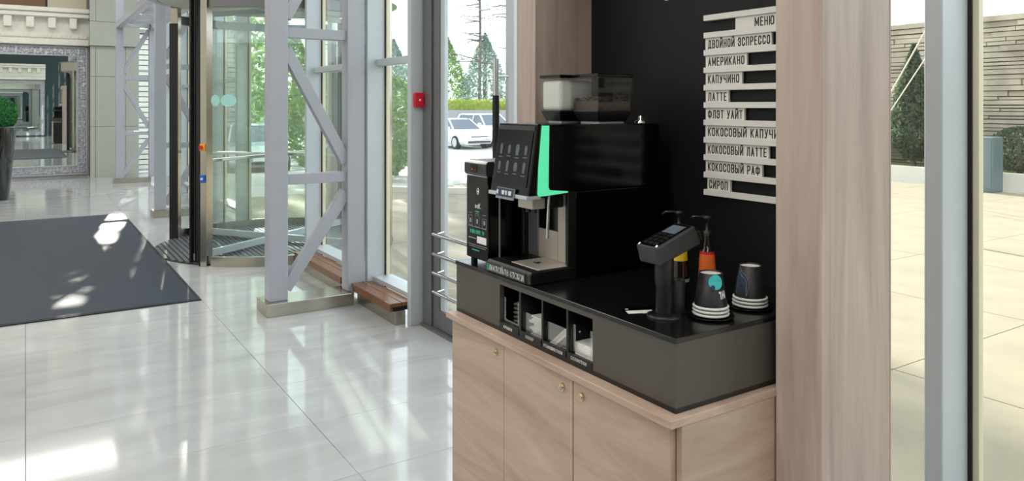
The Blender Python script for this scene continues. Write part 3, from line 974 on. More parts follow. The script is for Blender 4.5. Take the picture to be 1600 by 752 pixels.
for k in range(11):
    z1 = Z0 - PT * k
    MB().box(1.750, 1.255, z1 - RH, 1.768, 1.618, z1).build('rail', 'menu_white', mb, bevel=.0006, seg=1)
for k, (s, ya, yb, ta, tb) in enumerate(ROWS):
    z1 = Z0 - PT * k - RH
    z0 = Z0 - PT * (k + 1)
    p = MB().box(1.757, yb, z0 + .0003, 1.7645, ya, z1 - .0003).build('name_plate', 'menu_white', mb)
    text(s, (1.757, ta, z0 + .0038), ta - tb, .0258, (0, -1, 0), (0, 0, 1), 'ink', p, depth=.0006)

# ------------------------------------------------------------------ COFFEE MACHINE
A, B = 1.757, 2.005
cm = thing('coffee_machine', (1.46, 1.88, T), 'black self-service coffee machine with touch screen and green light bar', 'coffee machine')
MB().box(1.362, A, T + .012, 1.70, B, 1.326).build('lower_body', 'blackgloss', cm, bevel=.003)
MB().box(1.262, A, 1.326, 1.70, B, 1.524).build('upper_body', 'blackgloss', cm, bevel=.004)
for x in (1.39, 1.66):
    for y in (A + .03, B - .03):
        MB().tube([(x, y, T + .0003), (x, y, T + .013)], .014, 14).build('foot', 'blackplastic', cm)
for y0, y1 in ((A, A + .014), (B - .014, B)):
    MB().prism([(1.334, T + .045), (1.334, 1.326), (1.364, 1.326), (1.364, T + .012), (1.345, T + .012)], 'y', y0, y1).build('side_cheek', 'blackplastic', cm, bevel=.002)
for (y0, y1, z0, z1, mt_) in ((1.771, 1.832, 1.106, 1.318, 'satin'), (1.834, 1.934, 1.106, 1.197, 'satin'), (1.936, 1.991, 1.106, 1.318, 'aludark')):
    MB().box(1.352, y0, z0, 1.362, y1, z1).build('recess_panel', mt_, cm, bevel=.002)
MB().box(1.356, 1.834, 1.197, 1.362, 1.934, 1.318).build('recess_window', 'blackgloss', cm)
MB().box(1.27, A + .002, 1.318, 1.362, B - .002, 1.326).build('underside', 'blackplastic', cm)
sp = MB().box(1.238, 1.803, 1.276, 1.285, 1.879, 1.309).build('spout_block', 'satin', cm, bevel=.003)
MB().box(1.285, 1.803, 1.276, 1.35, 1.879, 1.318).build('spout_arm', 'blackplastic', sp)
MB().tube([(1.26, 1.825, 1.262), (1.26, 1.825, 1.278)], .008, 14).tube([(1.26, 1.855, 1.262), (1.26, 1.855, 1.278)], .008, 14).build('nozzle', 'blackplastic', sp)
MB().tube([(1.29, 1.79, 1.32), (1.288, 1.79, 1.30), (1.283, 1.79, 1.20), (1.282, 1.79, 1.19)], [.0035, .0042, .0048, .004], 14).build('hot_water_tube', 'chrome', cm)
MB().tube([(1.25, 2.0, 1.10), (1.25, 2.0, 1.315)], .0032, 10).build('support_rod', 'aludark', cm)
# head with the tilted screen
hd = MB().prism([(1.193, 1.322), (1.226, 1.527), (1.240, 1.527), (1.224, 1.322)], 'y', A + .001, 1.964).build('screen_head', 'blackgloss', cm, bevel=.004)
MB().prism([(1.22, 1.326), (1.238, 1.524), (1.29, 1.524), (1.29, 1.326)], 'y', A + .003, 1.96).build('screen_mount', 'blackplastic', cm)
fx = lambda z: 1.193 + (z - 1.322) * (.033 / .205) - .0008
def onface(mbd, y0, y1, z0, z1, d=.0012):
    return mbd.hexa([(fx(z0) - d, y0, z0), (fx(z0) + .001, y0, z0), (fx(z0) + .001, y1, z0), (fx(z0) - d, y1, z0)],
                    [(fx(z1) - d, y0, z1), (fx(z1) + .001, y0, z1), (fx(z1) + .001, y1, z1), (fx(z1) - d, y1, z1)])
sc = onface(MB(), A + .014, 1.952, 1.345, 1.503).build('touch_screen', 'screen', hd)
onface(MB(), A + .008, 1.957, 1.508, 1.520, .002).build('visor', 'greyplastic', hd)
for r_ in range(2):
    for c_ in range(4):
        yc, zc = 1.928 - .044 * c_, 1.450 - .050 * r_
        s_ = .007 if c_ != 2 else .010
        hh = .013 if (c_ + r_) % 2 else .016
        q = [(yc + s_ * .7, zc - hh), (yc - s_ * .7, zc - hh), (yc - s_, zc + hh * .5), (yc - s_ * .5, zc + hh), (yc + s_ * .5, zc + hh), (yc + s_, zc + hh * .5)]
        mm = MB()
        n = len(q)
        vs = [(fx(z) - .0014, y, z) for y, z in q] + [(fx(z) - .0005, y, z) for y, z in q]
        mm._add(vs, [tuple(range(n)), tuple(range(n, 2 * n))[::-1]] + [(i, (i + 1) % n, n + (i + 1) % n, n + i) for i in range(n)])
        onface(mm, yc - .011, yc + .011, zc - hh - .009, zc - hh - .006, .0014)
        mm.build('drink_icon', 'icon', hd)
MB().box(1.188, A + .003, 1.311, 1.24, 1.967, 1.322).build('lower_trim', 'alu', cm, bevel=.002)
st = MB().hexa([(1.180, 1.818, 1.305), (1.184, 1.818, 1.305), (1.184, 1.912, 1.305), (1.180, 1.912, 1.305)],
               [(1.186, 1.818, 1.337), (1.19, 1.818, 1.337), (1.19, 1.912, 1.337), (1.186, 1.912, 1.337)]).build('size_sticker', 'print_grey', cm)
MB().hexa([(1.1805, 1.82, 1.312), (1.183, 1.82, 1.312), (1.183, 1.91, 1.312), (1.1805, 1.91, 1.312)],
          [(1.185, 1.82, 1.336), (1.188, 1.82, 1.336), (1.188, 1.91, 1.336), (1.185, 1.91, 1.336)]).build('sticker_print', 'navy', st)
m = MB()
for y, wd in ((1.903, .006), (1.873, .012), (1.856, .006), (1.836, .014)):
    m.box(1.1805, y - wd / 2, 1.318, 1.184, y + wd / 2, 1.33)
m.build('sticker_marks', 'print_white', st)
# green light bar on the side, sweeping back under the upper body
MB().prism([(1.2265, 1.326), (1.2295, 1.4), (1.2415, 1.522), (1.265, 1.522), (1.262, 1.345), (1.267, 1.336), (1.332, 1.329), (1.332, 1.325), (1.25, 1.320), (1.230, 1.320)], 'y', A - .0025, A + .003).build('light_bar', 'greenlight', cm)
# drip tray
tr = MB().prism([(1.20, T + .0005), (1.198, 1.098), (1.206, 1.106), (1.362, 1.106), (1.362, T + .0005)], 'y', A - .001, 1.995).build('drip_tray', 'blackplastic', cm, bevel=.004)
MB().box(1.232, A + .006, 1.106, 1.350, 1.905, 1.1085).build('tray_grid', 'satin', tr, bevel=.001, seg=1)
MB().box(1.28, 1.835, 1.1085, 1.288, 1.862, 1.1092).box(1.29, 1.842, 1.1085, 1.30, 1.855, 1.1092).build('tray_slot', 'gasket', tr)
for k in range(6):
    MB().box(1.24 + .017 * k, 1.915, 1.106, 1.25 + .017 * k, 1.985, 1.1075).build('tray_slat', 'blackgloss', tr)
pl = MB().box(1.1962, 1.778, 1.071, 1.1995, 1.992, 1.0985).build('tray_sign', 'greyplastic', cm)
text('поставьте стакан', (1.1962, 1.972, 1.0755), .186, .017, (0, -1, 0), (0, 0, 1), 'print_white', pl)
MB().prism([(1.908, 1.0945), (1.894, 1.0945), (1.901, 1.0978)], 'x', 1.1955, 1.1965).build('arrow_mark', 'print_green', pl)
m = MB()
for z in (1.074, 1.079, 1.086, 1.092):
    m.box(1.1955, 1.977, z, 1.1965, 1.989, z + .0014)
m.box(1.1955, 1.977, 1.074, 1.1965, 1.9785, 1.093).box(1.1955, 1.9875, 1.074, 1.1965, 1.989, 1.093)
m.build('cup_mark', 'print_green', pl)
# hoppers
def frus(mbd, x0, x1, y0, y1, z0, z1, e):
    return mbd.hexa([(x0 + e, y0 + e, z0), (x1 - e, y0 + e, z0), (x1 - e, y1 - e, z0), (x0 + e, y1 - e, z0)], [(x0, y0, z1), (x1, y0, z1), (x1, y1, z1), (x0, y1, z1)])
for (x0, x1, y0, y1, kind) in ((1.43, 1.57, 1.925, 2.035, 'milk'), (1.470, 1.612, 1.785, 1.915, 'beans')):
    hp = frus(MB(), x0, x1, y0, y1, 1.53, 1.562, .014).build('hopper', 'blackplastic', cm, bevel=.003)
    m = MB()
    t_ = .003
    m.box(x0, y0, 1.562, x0 + t_, y1, 1.668).box(x1 - t_, y0, 1.562, x1, y1, 1.668).box(x0, y0, 1.562, x1, y0 + t_, 1.668).box(x0, y1 - t_, 1.562, x1, y1, 1.668)
    m.build('hopper_wall', 'hopper', hp)
    MB().box(x0 - .002, y0 - .002, 1.668, x1 + .002, y1 + .002, 1.679).build('hopper_lid', 'blackgloss', hp, bevel=.003)
    MB().box(x0 + .02, y0 + .02, 1.524, x1 - .02, y1 - .02, 1.531).build('hopper_collar', 'alu', hp)
    if kind == 'milk':
        MB().box(x0 + .004, y0 + .004, 1.563, x1 - .004, y1 - .004, 1.662).build('milk_powder', 'milk', hp, bevel=.012, seg=3)
    else:
        MB().box(x0 + .004, y0 + .004, 1.563, x1 - .004, y1 - .004, 1.594).build('bean_bed', 'beans', hp)
        bn = MB()
        r3 = random.Random(2)
        for k in range(700):
            if r3.random() < .5:
                px, py = r3.uniform(x0 + .008, x1 - .008), r3.uniform(y0 + .008, y1 - .008)
                pz = 1.595 + .022 * (px - x0) / (x1 - x0) * r3.random() + r3.uniform(0, .006)
            else:
                e = r3.random()
                px, py = (x0 + .0065, r3.uniform(y0 + .006, y1 - .006)) if e < .5 else (r3.uniform(x0 + .006, x1 - .006), y0 + .0065)
                pz = r3.uniform(1.565, 1.603)
            a_ = Vector((r3.gauss(0, 1), r3.gauss(0, 1), r3.gauss(0, 1))).normalized()
            b_ = a_.orthogonal().normalized(); c_ = a_.cross(b_)
            P_ = Vector((px, py, pz))
            L_, W_ = .0045, .003
            bn._add([P_ + a_ * L_, P_ + b_ * W_, P_ + c_ * W_, P_ - b_ * W_, P_ - c_ * W_, P_ - a_ * L_],
                    [(0, 1, 2), (0, 2, 3), (0, 3, 4), (0, 4, 1), (5, 2, 1), (5, 3, 2), (5, 4, 3), (5, 1, 4)], True)
        o = bn.build('coffee_bean', 'beans', hp)
        o['kind'] = 'stuff'
MB().lathe(1.65, 1.79, [(.02, 1.524), (.02, 1.530), (.009, 1.535), (.007, 1.546), (.003, 1.549)], 20).build('lock_knob', 'chrome', cm)

# ------------------------------------------------------------------ PAYMENT UNIT
pu = thing('payment_unit', (1.36, 2.1, T), 'black upright payment box with white print left of coffee machine', 'payment box')
MB().box(1.225, 2.032, 1.083, 1.49, 2.168, 1.352).build('housing', 'blackgloss', pu, bevel=.003)
ld_ = MB().prism([(1.223, 1.354), (1.217, 1.362), (1.217, 1.392), (1.226, 1.402), (1.49, 1.402), (1.49, 1.354)], 'y', 2.030, 2.170).build('lid', 'greyplastic', pu, bevel=.003)
MB().box(1.2155, 2.082, 1.366, 1.218, 2.125, 1.390).build('display', 'blackgloss', ld_)
MB().box(1.2152, 2.11, 1.371, 1.2156, 2.12, 1.376).box(1.2152, 2.09, 1.371, 1.2156, 2.098, 1.374).build('display_glow', 'red', ld_)
MB().box(1.2235, 2.036, 1.3515, 1.225, 2.164, 1.3535).build('bright_seam', 'alu', pu)
for x in (1.245, 1.47):
    for y in (2.055, 2.15):
        MB().tube([(x, y, T + .0003), (x, y, 1.084)], .011, 12).build('foot', 'blackplastic', pu)
XP = 1.2249
Yr, Up = (0, -1, 0), (0, 0, 1)
text('self.', (XP, 2.111, 1.248), .036, .016, Yr, Up, 'print_white', pu)
text('8 800 100 91 79', (XP, 2.142, 1.164), .088, .013, Yr, Up, 'print_green', pu)
m = MB()
m.tube([(XP, 2.093 + .006 * math.cos(2 * math.pi * k / 16), 1.303 + .010 * math.sin(2 * math.pi * k / 16)) for k in range(17)], .0012, 5)
m.box(XP - .001, 2.088, 1.3, XP + .001, 2.098, 1.305)
m.build('logo_mark', 'print_white', pu)
m = MB()
def frame(y0, y1, z0, z1, t_=.0009):
    m.box(XP - .0006, y0, z0, XP + .0006, y1, z0 + t_).box(XP - .0006, y0, z1 - t_, XP + .0006, y1, z1).box(XP - .0006, y0, z0, XP + .0006, y0 + t_, z1).box(XP - .0006, y1 - t_, z0, XP + .0006, y1, z1)
frame(2.128, 2.152, 1.190, 1.222); frame(2.083, 2.110, 1.187, 1.225); frame(2.040, 2.064, 1.187, 1.218)
for y, wd in ((2.14, .018), (2.0965, .02), (2.052, .018)):
    m.box(XP - .0006, y - wd / 2, 1.229, XP + .0006, y + wd / 2, 1.2305)
    m.box(XP - .0006, y - .005, 1.198, XP + .0006, y + .005, 1.212)
m.build('pictogram', 'print_grey', pu)
m = MB()
for z, y0, y1 in ((1.1855, 2.04, 2.155), (1.127, 2.036, 2.155), (1.121, 2.045, 2.15)):
    m.box(XP - .0006, y0, z, XP + .0006, y1, z + .0016)
m.box(XP - .0006, 2.105, 1.147, XP + .0006, 2.152, 1.1505)
m.build('small_print', 'print_grey', pu)
MB().box(XP - .0006, 2.085, 1.110, XP + .0006, 2.13, 1.1125).box(XP - .0006, 2.085, 1.2355, XP + .0006, 2.11, 1.238).build('green_print', 'print_green', pu)
MB().box(XP - .001, 2.040, 1.136, XP + .0005, 2.098, 1.158).build('white_label', 'print_white', pu, bevel=.004)

# ------------------------------------------------------------------ CARD READER ON STAND
pt = thing('card_reader', (1.295, 1.335, T), 'black card payment reader tilted on a round post stand', 'card reader')
PY0, PY1 = 1.308, 1.379
MB().lathe(1.305, 1.333, [(.042, T + .0003), (.042, T + .004), (.034, T + .007), (.022, T + .009)], 32).build('stand_base', 'blackplastic', pt)
MB().lathe(1.305, 1.333, [(.0205, T + .006), (.0205, T + .075), (.0235, T + .082), (.0235, 1.205), (.02, 1.225)], 28).build('stand_post', 'blackplastic', pt)
hd = MB().prism([(1.255, 1.240), (1.384, 1.283), (1.408, 1.236), (1.268, 1.196)], 'y', PY0, PY1).build('reader_body', 'greyplastic', pt, bevel=.004)
def onslope(mbd, s0, s1, y0, y1, h0=-.001, h1=.001):
    p = Vector((1.255, 0, 1.240)); dv = Vector((.128, 0, .043)).normalized(); nv = Vector((-dv.z, 0, dv.x))
    def Q(s, y, h_): 
        q = p + dv * s + nv * h_
        return (q.x, y, q.z)
    return mbd.hexa([Q(s0, y0, h0), Q(s1, y0, h0), Q(s1, y1, h0), Q(s0, y1, h0)], [Q(s0, y0, h1), Q(s1, y0, h1), Q(s1, y1, h1), Q(s0, y1, h1)])
onslope(MB(), .006, .130, PY0 + .006, PY1 - .006).build('reader_face', 'blackgloss', hd)
onslope(MB(), .078, .120, PY0 + .014, PY1 - .014, 0, .0016).build('reader_screen', pbr('grey lcd', '#59636f', .2, emit='#4a5866', estr=.15), hd)
for i in range(4):
    for j in range(3):
        onslope(MB(), .014 + .016 * i, .024 + .016 * i, PY0 + .012 + .017 * j, PY0 + .024 + .017 * j, 0, .003).build('key', 'blackplastic', hd)
MB().prism([(1.387, 1.262), (1.409, 1.268), (1.419, 1.246), (1.401, 1.24)], 'y', PY0 + .006, PY1 - .006).build('clip', 'blackplastic', hd)
MB().tube([(1.258, PY1 - .006, 1.24), (1.264, PY1 - .006, 1.2435)], .003, 8).tube([(1.26, PY0 + .008, 1.241), (1.266, PY0 + .008, 1.2445)], .003, 8).build('latch', 'chrome', hd)

# ------------------------------------------------------------------ CUPS, BOTTLES, LEAFLET
def paper_cup(x, y, z, s=1.0):
    """upside-down paper cup with its white rolled rim at height z"""
    t_ = thing('paper_cup', (x, y, z), None, None)
    rb, rt, hh = .0405 * s, .0285 * s, .086 * s
    MB().lathe(x, y, [(rb, z + .004), (rt, z + hh), (rt - .0015, z + hh), (rt - .002, z + hh - .004)], 40, capb=False, capt=False).build('cup_wall', 'cup', t_)
    MB().lathe(x, y, [(rt - .002, z + hh - .005), (rt - .002, z + hh - .0035)], 40, smooth=False).build('cup_bottom', 'cuprim', t_)
    m_ = MB()
    m_.lathe(x, y, [(rb - .001, z + .0005), (rb + .003, z), (rb + .004, z + .003), (rb + .0015, z + .006), (rb - .001, z + .0055)], 40, capb=False, capt=False)
    m_.build('rolled_rim', 'cuprim', t_)
    return t_
def cone_patch(t_, x, y, z, shape, mat_, nm, s=1.0, n=28, off=.0007):
    rb, rt, hh = .0405 * s, .0285 * s, .086 * s
    vs = []
    for d_ in (0, .0005):
        for (a, hz) in shape:
            f_ = (hz - .004) / (hh - .004)
            r_ = rb + (rt - rb) * f_ + off + d_
            vs.append((x + r_ * math.cos(R(a)), y + r_ * math.sin(R(a)), z + hz))
    n = len(shape)
    mm = MB()
    c = [(sum(v[0] for v in vs[n:]) / n, sum(v[1] for v in vs[n:]) / n, sum(v[2] for v in vs[n:]) / n)]
    # grid-free fan follows the cone closely enough for the small print
    ac = sum(a for a, _ in shape) / n; hc = sum(h_ for _, h_ in shape) / n
    r_ = rb + (rt - rb) * ((hc - .004) / (hh - .004)) + off + .0005
    ctr = (x + r_ * math.cos(R(ac)), y + r_ * math.sin(R(ac)), z + hc)
    mm._add(vs[n:] + [ctr], [(i, (i + 1) % n, n) for i in range(n)])
    mm.build(nm, mat_, t_)
PLT = []
for (x, y, nm, nl) in ((1.397, 1.268, 'turquoise-printed', 'near'), (1.545, 1.272, 'dark', 'far')):
    p = MB().lathe(x, y, [(.035, T + .0003), (.052, T + .002), (.056, T + .006), (.0545, T + .0065), (.05, T + .004)], 40).top('cup_tray', 'blackgloss', (x, y, T))
    tag(p, 'glossy black round tray under the %s cup stack' % nm, 'tray')
    zz = T + .0075
    for k in range(3):
        c = paper_cup(x, y, zz + .0085 * k, 1.0 - .012 * k)
        if k < 2:
            tag(c, 'white-rimmed paper cup nested at the bottom of the %s stack' % nm, 'paper cup', 'cups nested under the %s stack' % nm)
            for ch in list(c.children):
                if ch.name.startswith('cup_bottom'): bpy.data.objects.remove(ch)
        else:
            tag(c, ('topmost upturned black cup with turquoise print beside the card reader' if nl == 'near' else 'topmost upturned black cup with grey line print beside oak upright'), 'paper cup')
            z = zz + .0085 * k
            s = 1 - .012 * k
            toward = math.degrees(math.atan2(-y, -x)) % 360       # direction facing the room
            if nl == 'near':
                cone_patch(c, x, y, z, [(toward + 22 + 32 * math.cos(2 * math.pi * i / 28), .066 + .0175 * math.sin(2 * math.pi * i / 28)) for i in range(28)], 'turq', 'round_print', s)
                cone_patch(c, x, y, z, [(toward + 8 + 9 * math.cos(2 * math.pi * i / 20), .053 + .0065 * math.sin(2 * math.pi * i / 20)) for i in range(20)], 'navy', 'dot_print', s, off=.0014)
                for (a0, a1, h0, h1) in ((32, 38, .039, .044), (38, 42, .026, .044), (46, 49.5, .026, .044), (49.5, 54, .033, .038), (54, 57.5, .028, .046), (61, 64, .026, .044)):
                    cone_patch(c, x, y, z, [(toward + a0, h0), (toward + a1, h0), (toward + a1, h1), (toward + a0, h1)], 'print_white', 'letter_print', s)
            else:
                cone_patch(c, x, y, z, [(toward - 62, .012), (toward - 10, .012), (toward - 6, .045), (toward - 22, .062), (toward - 58, .075), (toward - 66, .05)], 'navy', 'wave_print', s)
                for q in (0, .010):
                    m_ = MB()
                    pts = []
                    for (a, hz) in ((-14, .012), (-6 - 900 * q, .03), (-4 - 900 * q, .045), (-20 - 600 * q, .062 - q * .6), (-40, .07 - q), (-55, .08 - q)):
                        f_ = (hz - .004) / .082
                        r_ = (.0405 - .012 * f_) * s + .0008
                        pts.append((x + r_ * math.cos(R(toward + a)), y + r_ * math.sin(R(toward + a)), z + hz))
                    m_.tube(pts, .0004, 5)
                    m_.build('line_print', 'print_grey', c)

def pump(t_, x, y, z, d):
    MB().lathe(x, y, [(.011, z), (.011, z + .012), (.005, z + .014), (.004, z + .04), (.009, z + .042), (.009, z + .05), (.003, z + .052)], 18).build('pump', 'blackplastic', t_)
    dv = Vector(d).normalized()
    p = Vector((x, y, z + .046))
    MB().tube([p, p + dv * .02 + Vector((0, 0, .002)), p + dv * .04 + Vector((0, 0, -.001)), p + dv * .05 + Vector((0, 0, -.008))], [.0045, .0042, .0035, .0032], 10).build('pump_spout', 'blackgloss', t_)
bo = thing('syrup_bottle', (1.5, 1.374, T), 'slim syrup bottle with orange label and black pump behind cups', 'bottle')
MB().lathe(1.5, 1.374, [(.021, T + .0003), (.0225, T + .004), (.0225, 1.13), (.018, 1.198), (.0125, 1.206), (.010, 1.222), (.008, 1.235), (.008, 1.24)], 28).build('bottle_glass', 'syrup', bo)
MB().lathe(1.5, 1.374, [(.0232, 1.128), (.0190, 1.192)], 28, capb=False, capt=False).build('label', 'orange', bo)
MB().lathe(1.5, 1.374, [(.0190, 1.1921), (.0184, 1.199)], 28, capb=False, capt=False).build('label_band', 'red', bo)
pump(bo, 1.5, 1.374, 1.239, (-.25, 1, 0))
text('CARAMEL', (1.483, 1.378, 1.150), .034, .006, (.10, .25, .96), (-.43, .87, -.2), 'ink', bo)
bo = thing('syrup_bottle', (1.455, 1.43, T), 'clear syrup bottle with yellow label behind the card reader', 'bottle')
MB().lathe(1.455, 1.43, [(.022, T + .0003), (.024, T + .004), (.026, 1.115), (.0255, 1.125), (.021, 1.17), (.0195, 1.205), (.012, 1.215), (.009, 1.24), (.009, 1.25)], 28).build('bottle_glass', 'syrup', bo)
MB().lathe(1.455, 1.43, [(.0218, 1.171), (.0203, 1.2)], 28, capb=False, capt=False).build('label', 'yellowlabel', bo)
MB().lathe(1.455, 1.43, [(.0266, 1.116), (.0262, 1.124)], 28, capb=False, capt=False).build('base_band', 'print_grey', bo)
pump(bo, 1.455, 1.43, 1.249, (-.3, 1, 0))
tb = MB().lathe(1.353, 1.338, [(.0185, T + .0003), (.019, T + .003), (.0205, 1.148), (.0195, 1.15), (.018, 1.148), (.017, T + .01)], 28).top('stirrer_holder', 'greyplastic', (1.353, 1.338, T))
tag(tb, 'dark cylindrical holder standing right behind the card reader post', 'holder')
lf = thing('leaflet', (1.27, 1.4, T), 'small black and white card lying beside the card reader stand', 'card')
def rcard(mbd, u0, u1, v0, v1, z0, z1):
    o_ = Vector((1.285, 1.402, 0)); du = Vector((.91, -.41, 0)); dv = Vector((.41, .91, 0))
    c = [o_ + du * a + dv * b for a, b in ((u0, v0), (u1, v0), (u1, v1), (u0, v1))]
    return mbd.hexa([p + Vector((0, 0, z0)) for p in c], [p + Vector((0, 0, z1)) for p in c])
rcard(MB(), -.04, .045, -.03, .03, T + .0003, T + .0011).build('card', 'blackgloss', lf)
rcard(MB(), -.034, .034, -.026, .0, T + .0011, T + .0013).build('white_field', 'print_white', lf)
rcard(MB(), -.03, -.022, .012, .018, T + .0011, T + .0013).build('mark', 'print_white', lf)
rcard(MB(), .0, .025, -.0285, -.0265, T + .0011, T + .0013).build('print_line', 'print_white', lf)

# ------------------------------------------------------------------ OUTDOORS
def gz(x, y):
    t_ = max(0, min(1, (y - 13) / 15))
    return -.03 - .5 * t_ * t_ * (3 - 2 * t_)
m = MB()
nx, ny = 36, 40
X0, X1, Y0, Y1 = XG + .1, 110, -30, 130
vs = [(X0 + (X1 - X0) * i / nx, Y0 + (Y1 - Y0) * j / ny, gz(0, Y0 + (Y1 - Y0) * j / ny) - .02) for j in range(ny + 1) for i in range(nx + 1)]
m._add(vs, [(j * (nx + 1) + i, j * (nx + 1) + i + 1, (j + 1) * (nx + 1) + i + 1, (j + 1) * (nx + 1) + i) for j in range(ny) for i in range(nx)])
struct(m.build('ground', 'asphalt'), 'bright sunlit car park ground outside the glass', 'ground')
pz = struct(MB().box(XG + .1, -12, -.12, 15.4, 13.4, -.034).build('plaza', 'concrete'), 'beige paved forecourt outside the glass', 'pavement')
slab = MB().box(.004, .004, -.034, 1.816, 1.816, -.018).mesh('paving_slab', 'plaza')
for i in range(7):
    for j in range(14):
        o = bpy.data.objects.new('paving_slab', slab)
        COL.objects.link(o)
        o.parent = pz
        o.location = (XG + .12 + 1.82 * i, -12 + 1.82 * j, 0)

# stacked-stone retaining wall across the forecourt
sw = thing('stone_wall', (17.3, 2, 0), 'long retaining wall of thin stacked stone across the forecourt', 'wall')
MB().box(17.05, -14, -.05, 17.5, 14.0, 3.3).build('wall_core', 'stonedark', sw)
rnd = random.Random(21)
m = MB()
z = 0.0
while z < 3.34:
    hh = rnd.uniform(.06, .13)
    y = -14.0
    while y < 14.0:
        L_ = rnd.uniform(.5, 1.7)
        d_ = rnd.uniform(0, .07)
        m.box(16.98 - d_, y + .008, z + .006, 17.2, min(y + L_, 14) - .008, z + hh - rnd.uniform(.006, .02))
        y += L_
    z += hh
o = m.build('stone', 'stone', sw)
o['kind'] = 'stuff'
MB().box(16.9, -14, 3.34, 17.55, 14, 3.42).build('coping', 'stone', sw)
pb = thing('planting_bed', (16.2, 2, 0), 'raised planting bed with pale kerb along the stone wall', 'planting bed')
MB().box(15.5, -13, -.06, 15.7, 13.8, .30).build('kerb', 'curb', pb)
MB().box(15.7, -13, -.06, 16.9, 13.8, .25).build('turf', 'grass', pb)

def shrub(name, x, y, z, h_, r_, n, size, mat_, label, cat, shape='cone', seed=1, group=None):
    s_ = thing(name, (x, y, z), label, cat, group)
    rd = random.Random(seed)
    def pt_(q):
        f_ = q.random()
        if shape == 'cone':
            rad = r_ * (1 - f_ ** 1.6) * (.25 + .75 * min(1, f_ * 5)) * math.sqrt(q.uniform(.3, 1))
        else:
            rad = r_ * math.sqrt(max(0, 1 - (2 * f_ - 1) ** 2)) * math.sqrt(q.uniform(.3, 1))
        a = q.uniform(0, 2 * math.pi)
        return (x + rad * math.cos(a), y + rad * math.sin(a), z + .06 * h_ + f_ * h_ * .94)
    o_ = leafcloud(MB(), n, pt_, size, rd).build('foliage', mat_, s_)
    o_['kind'] = 'stuff'
    MB().tube([(x, y, z - .03), (x, y, z + h_ * .5), (x, y, z + h_ * .85)], [r_ * .09, r_ * .06, r_ * .02], 8).build('trunk', 'bark', s_)
    return s_
shrub('cypress', 15.0 + 1.2, 8.95, .25, 2.65, .62, 6500, .055, 'leaf_d', 'dark conical cypress in front of the stone wall', 'tree', 'cone', 31)
for k, (yy_, hh, rr) in enumerate(((10.1, .9, .55), (8.0, .7, .5), (6.9, .9, .6), (5.6, .6, .5), (11.2, .8, .6))):
    shrub('low_shrub', 16.25, yy_, .25, hh, rr, 1300, .05, 'leaf_d', 'low dark shrub in the bed along the stone wall', 'shrub', 'ball', 40 + k, 'low shrubs along the stone wall')
ub = thing('utility_cabinet', (15.0, 7.0, 0), 'grey utility cabinet standing before the stone wall', 'cabinet')
MB().box(14.8, 6.72, -.02, 15.2, 7.18, 1.0).build('cabinet_body', pbr('grey green metal', '#5d6e70', .4), ub, bevel=.02)
MB().box(14.79, 6.75, .06, 14.8, 7.15, .95).build('cabinet_door', pbr('grey green door', '#66777a', .4), ub)
# guyed mast of the forecourt
ms = thing('guyed_mast', (9.0, 4.505, -.02), 'slim mast with two pale stay cables outside the window', 'mast')
MB().tube([(9.0, 4.505, -.02), (9.0, 4.505, 4.2)], .04, 12).build('mast_pole', 'alu', ms)
MB().tube([(9.0, 4.505, 3.02), (14.0, 9.25, .0)], .012, 6).build('stay_cable', 'curb', ms)
MB().tube([(9.0, 4.505, 2.62), (13.6, 8.95, .0)], .009, 6).build('stay_cable', 'curb', ms)

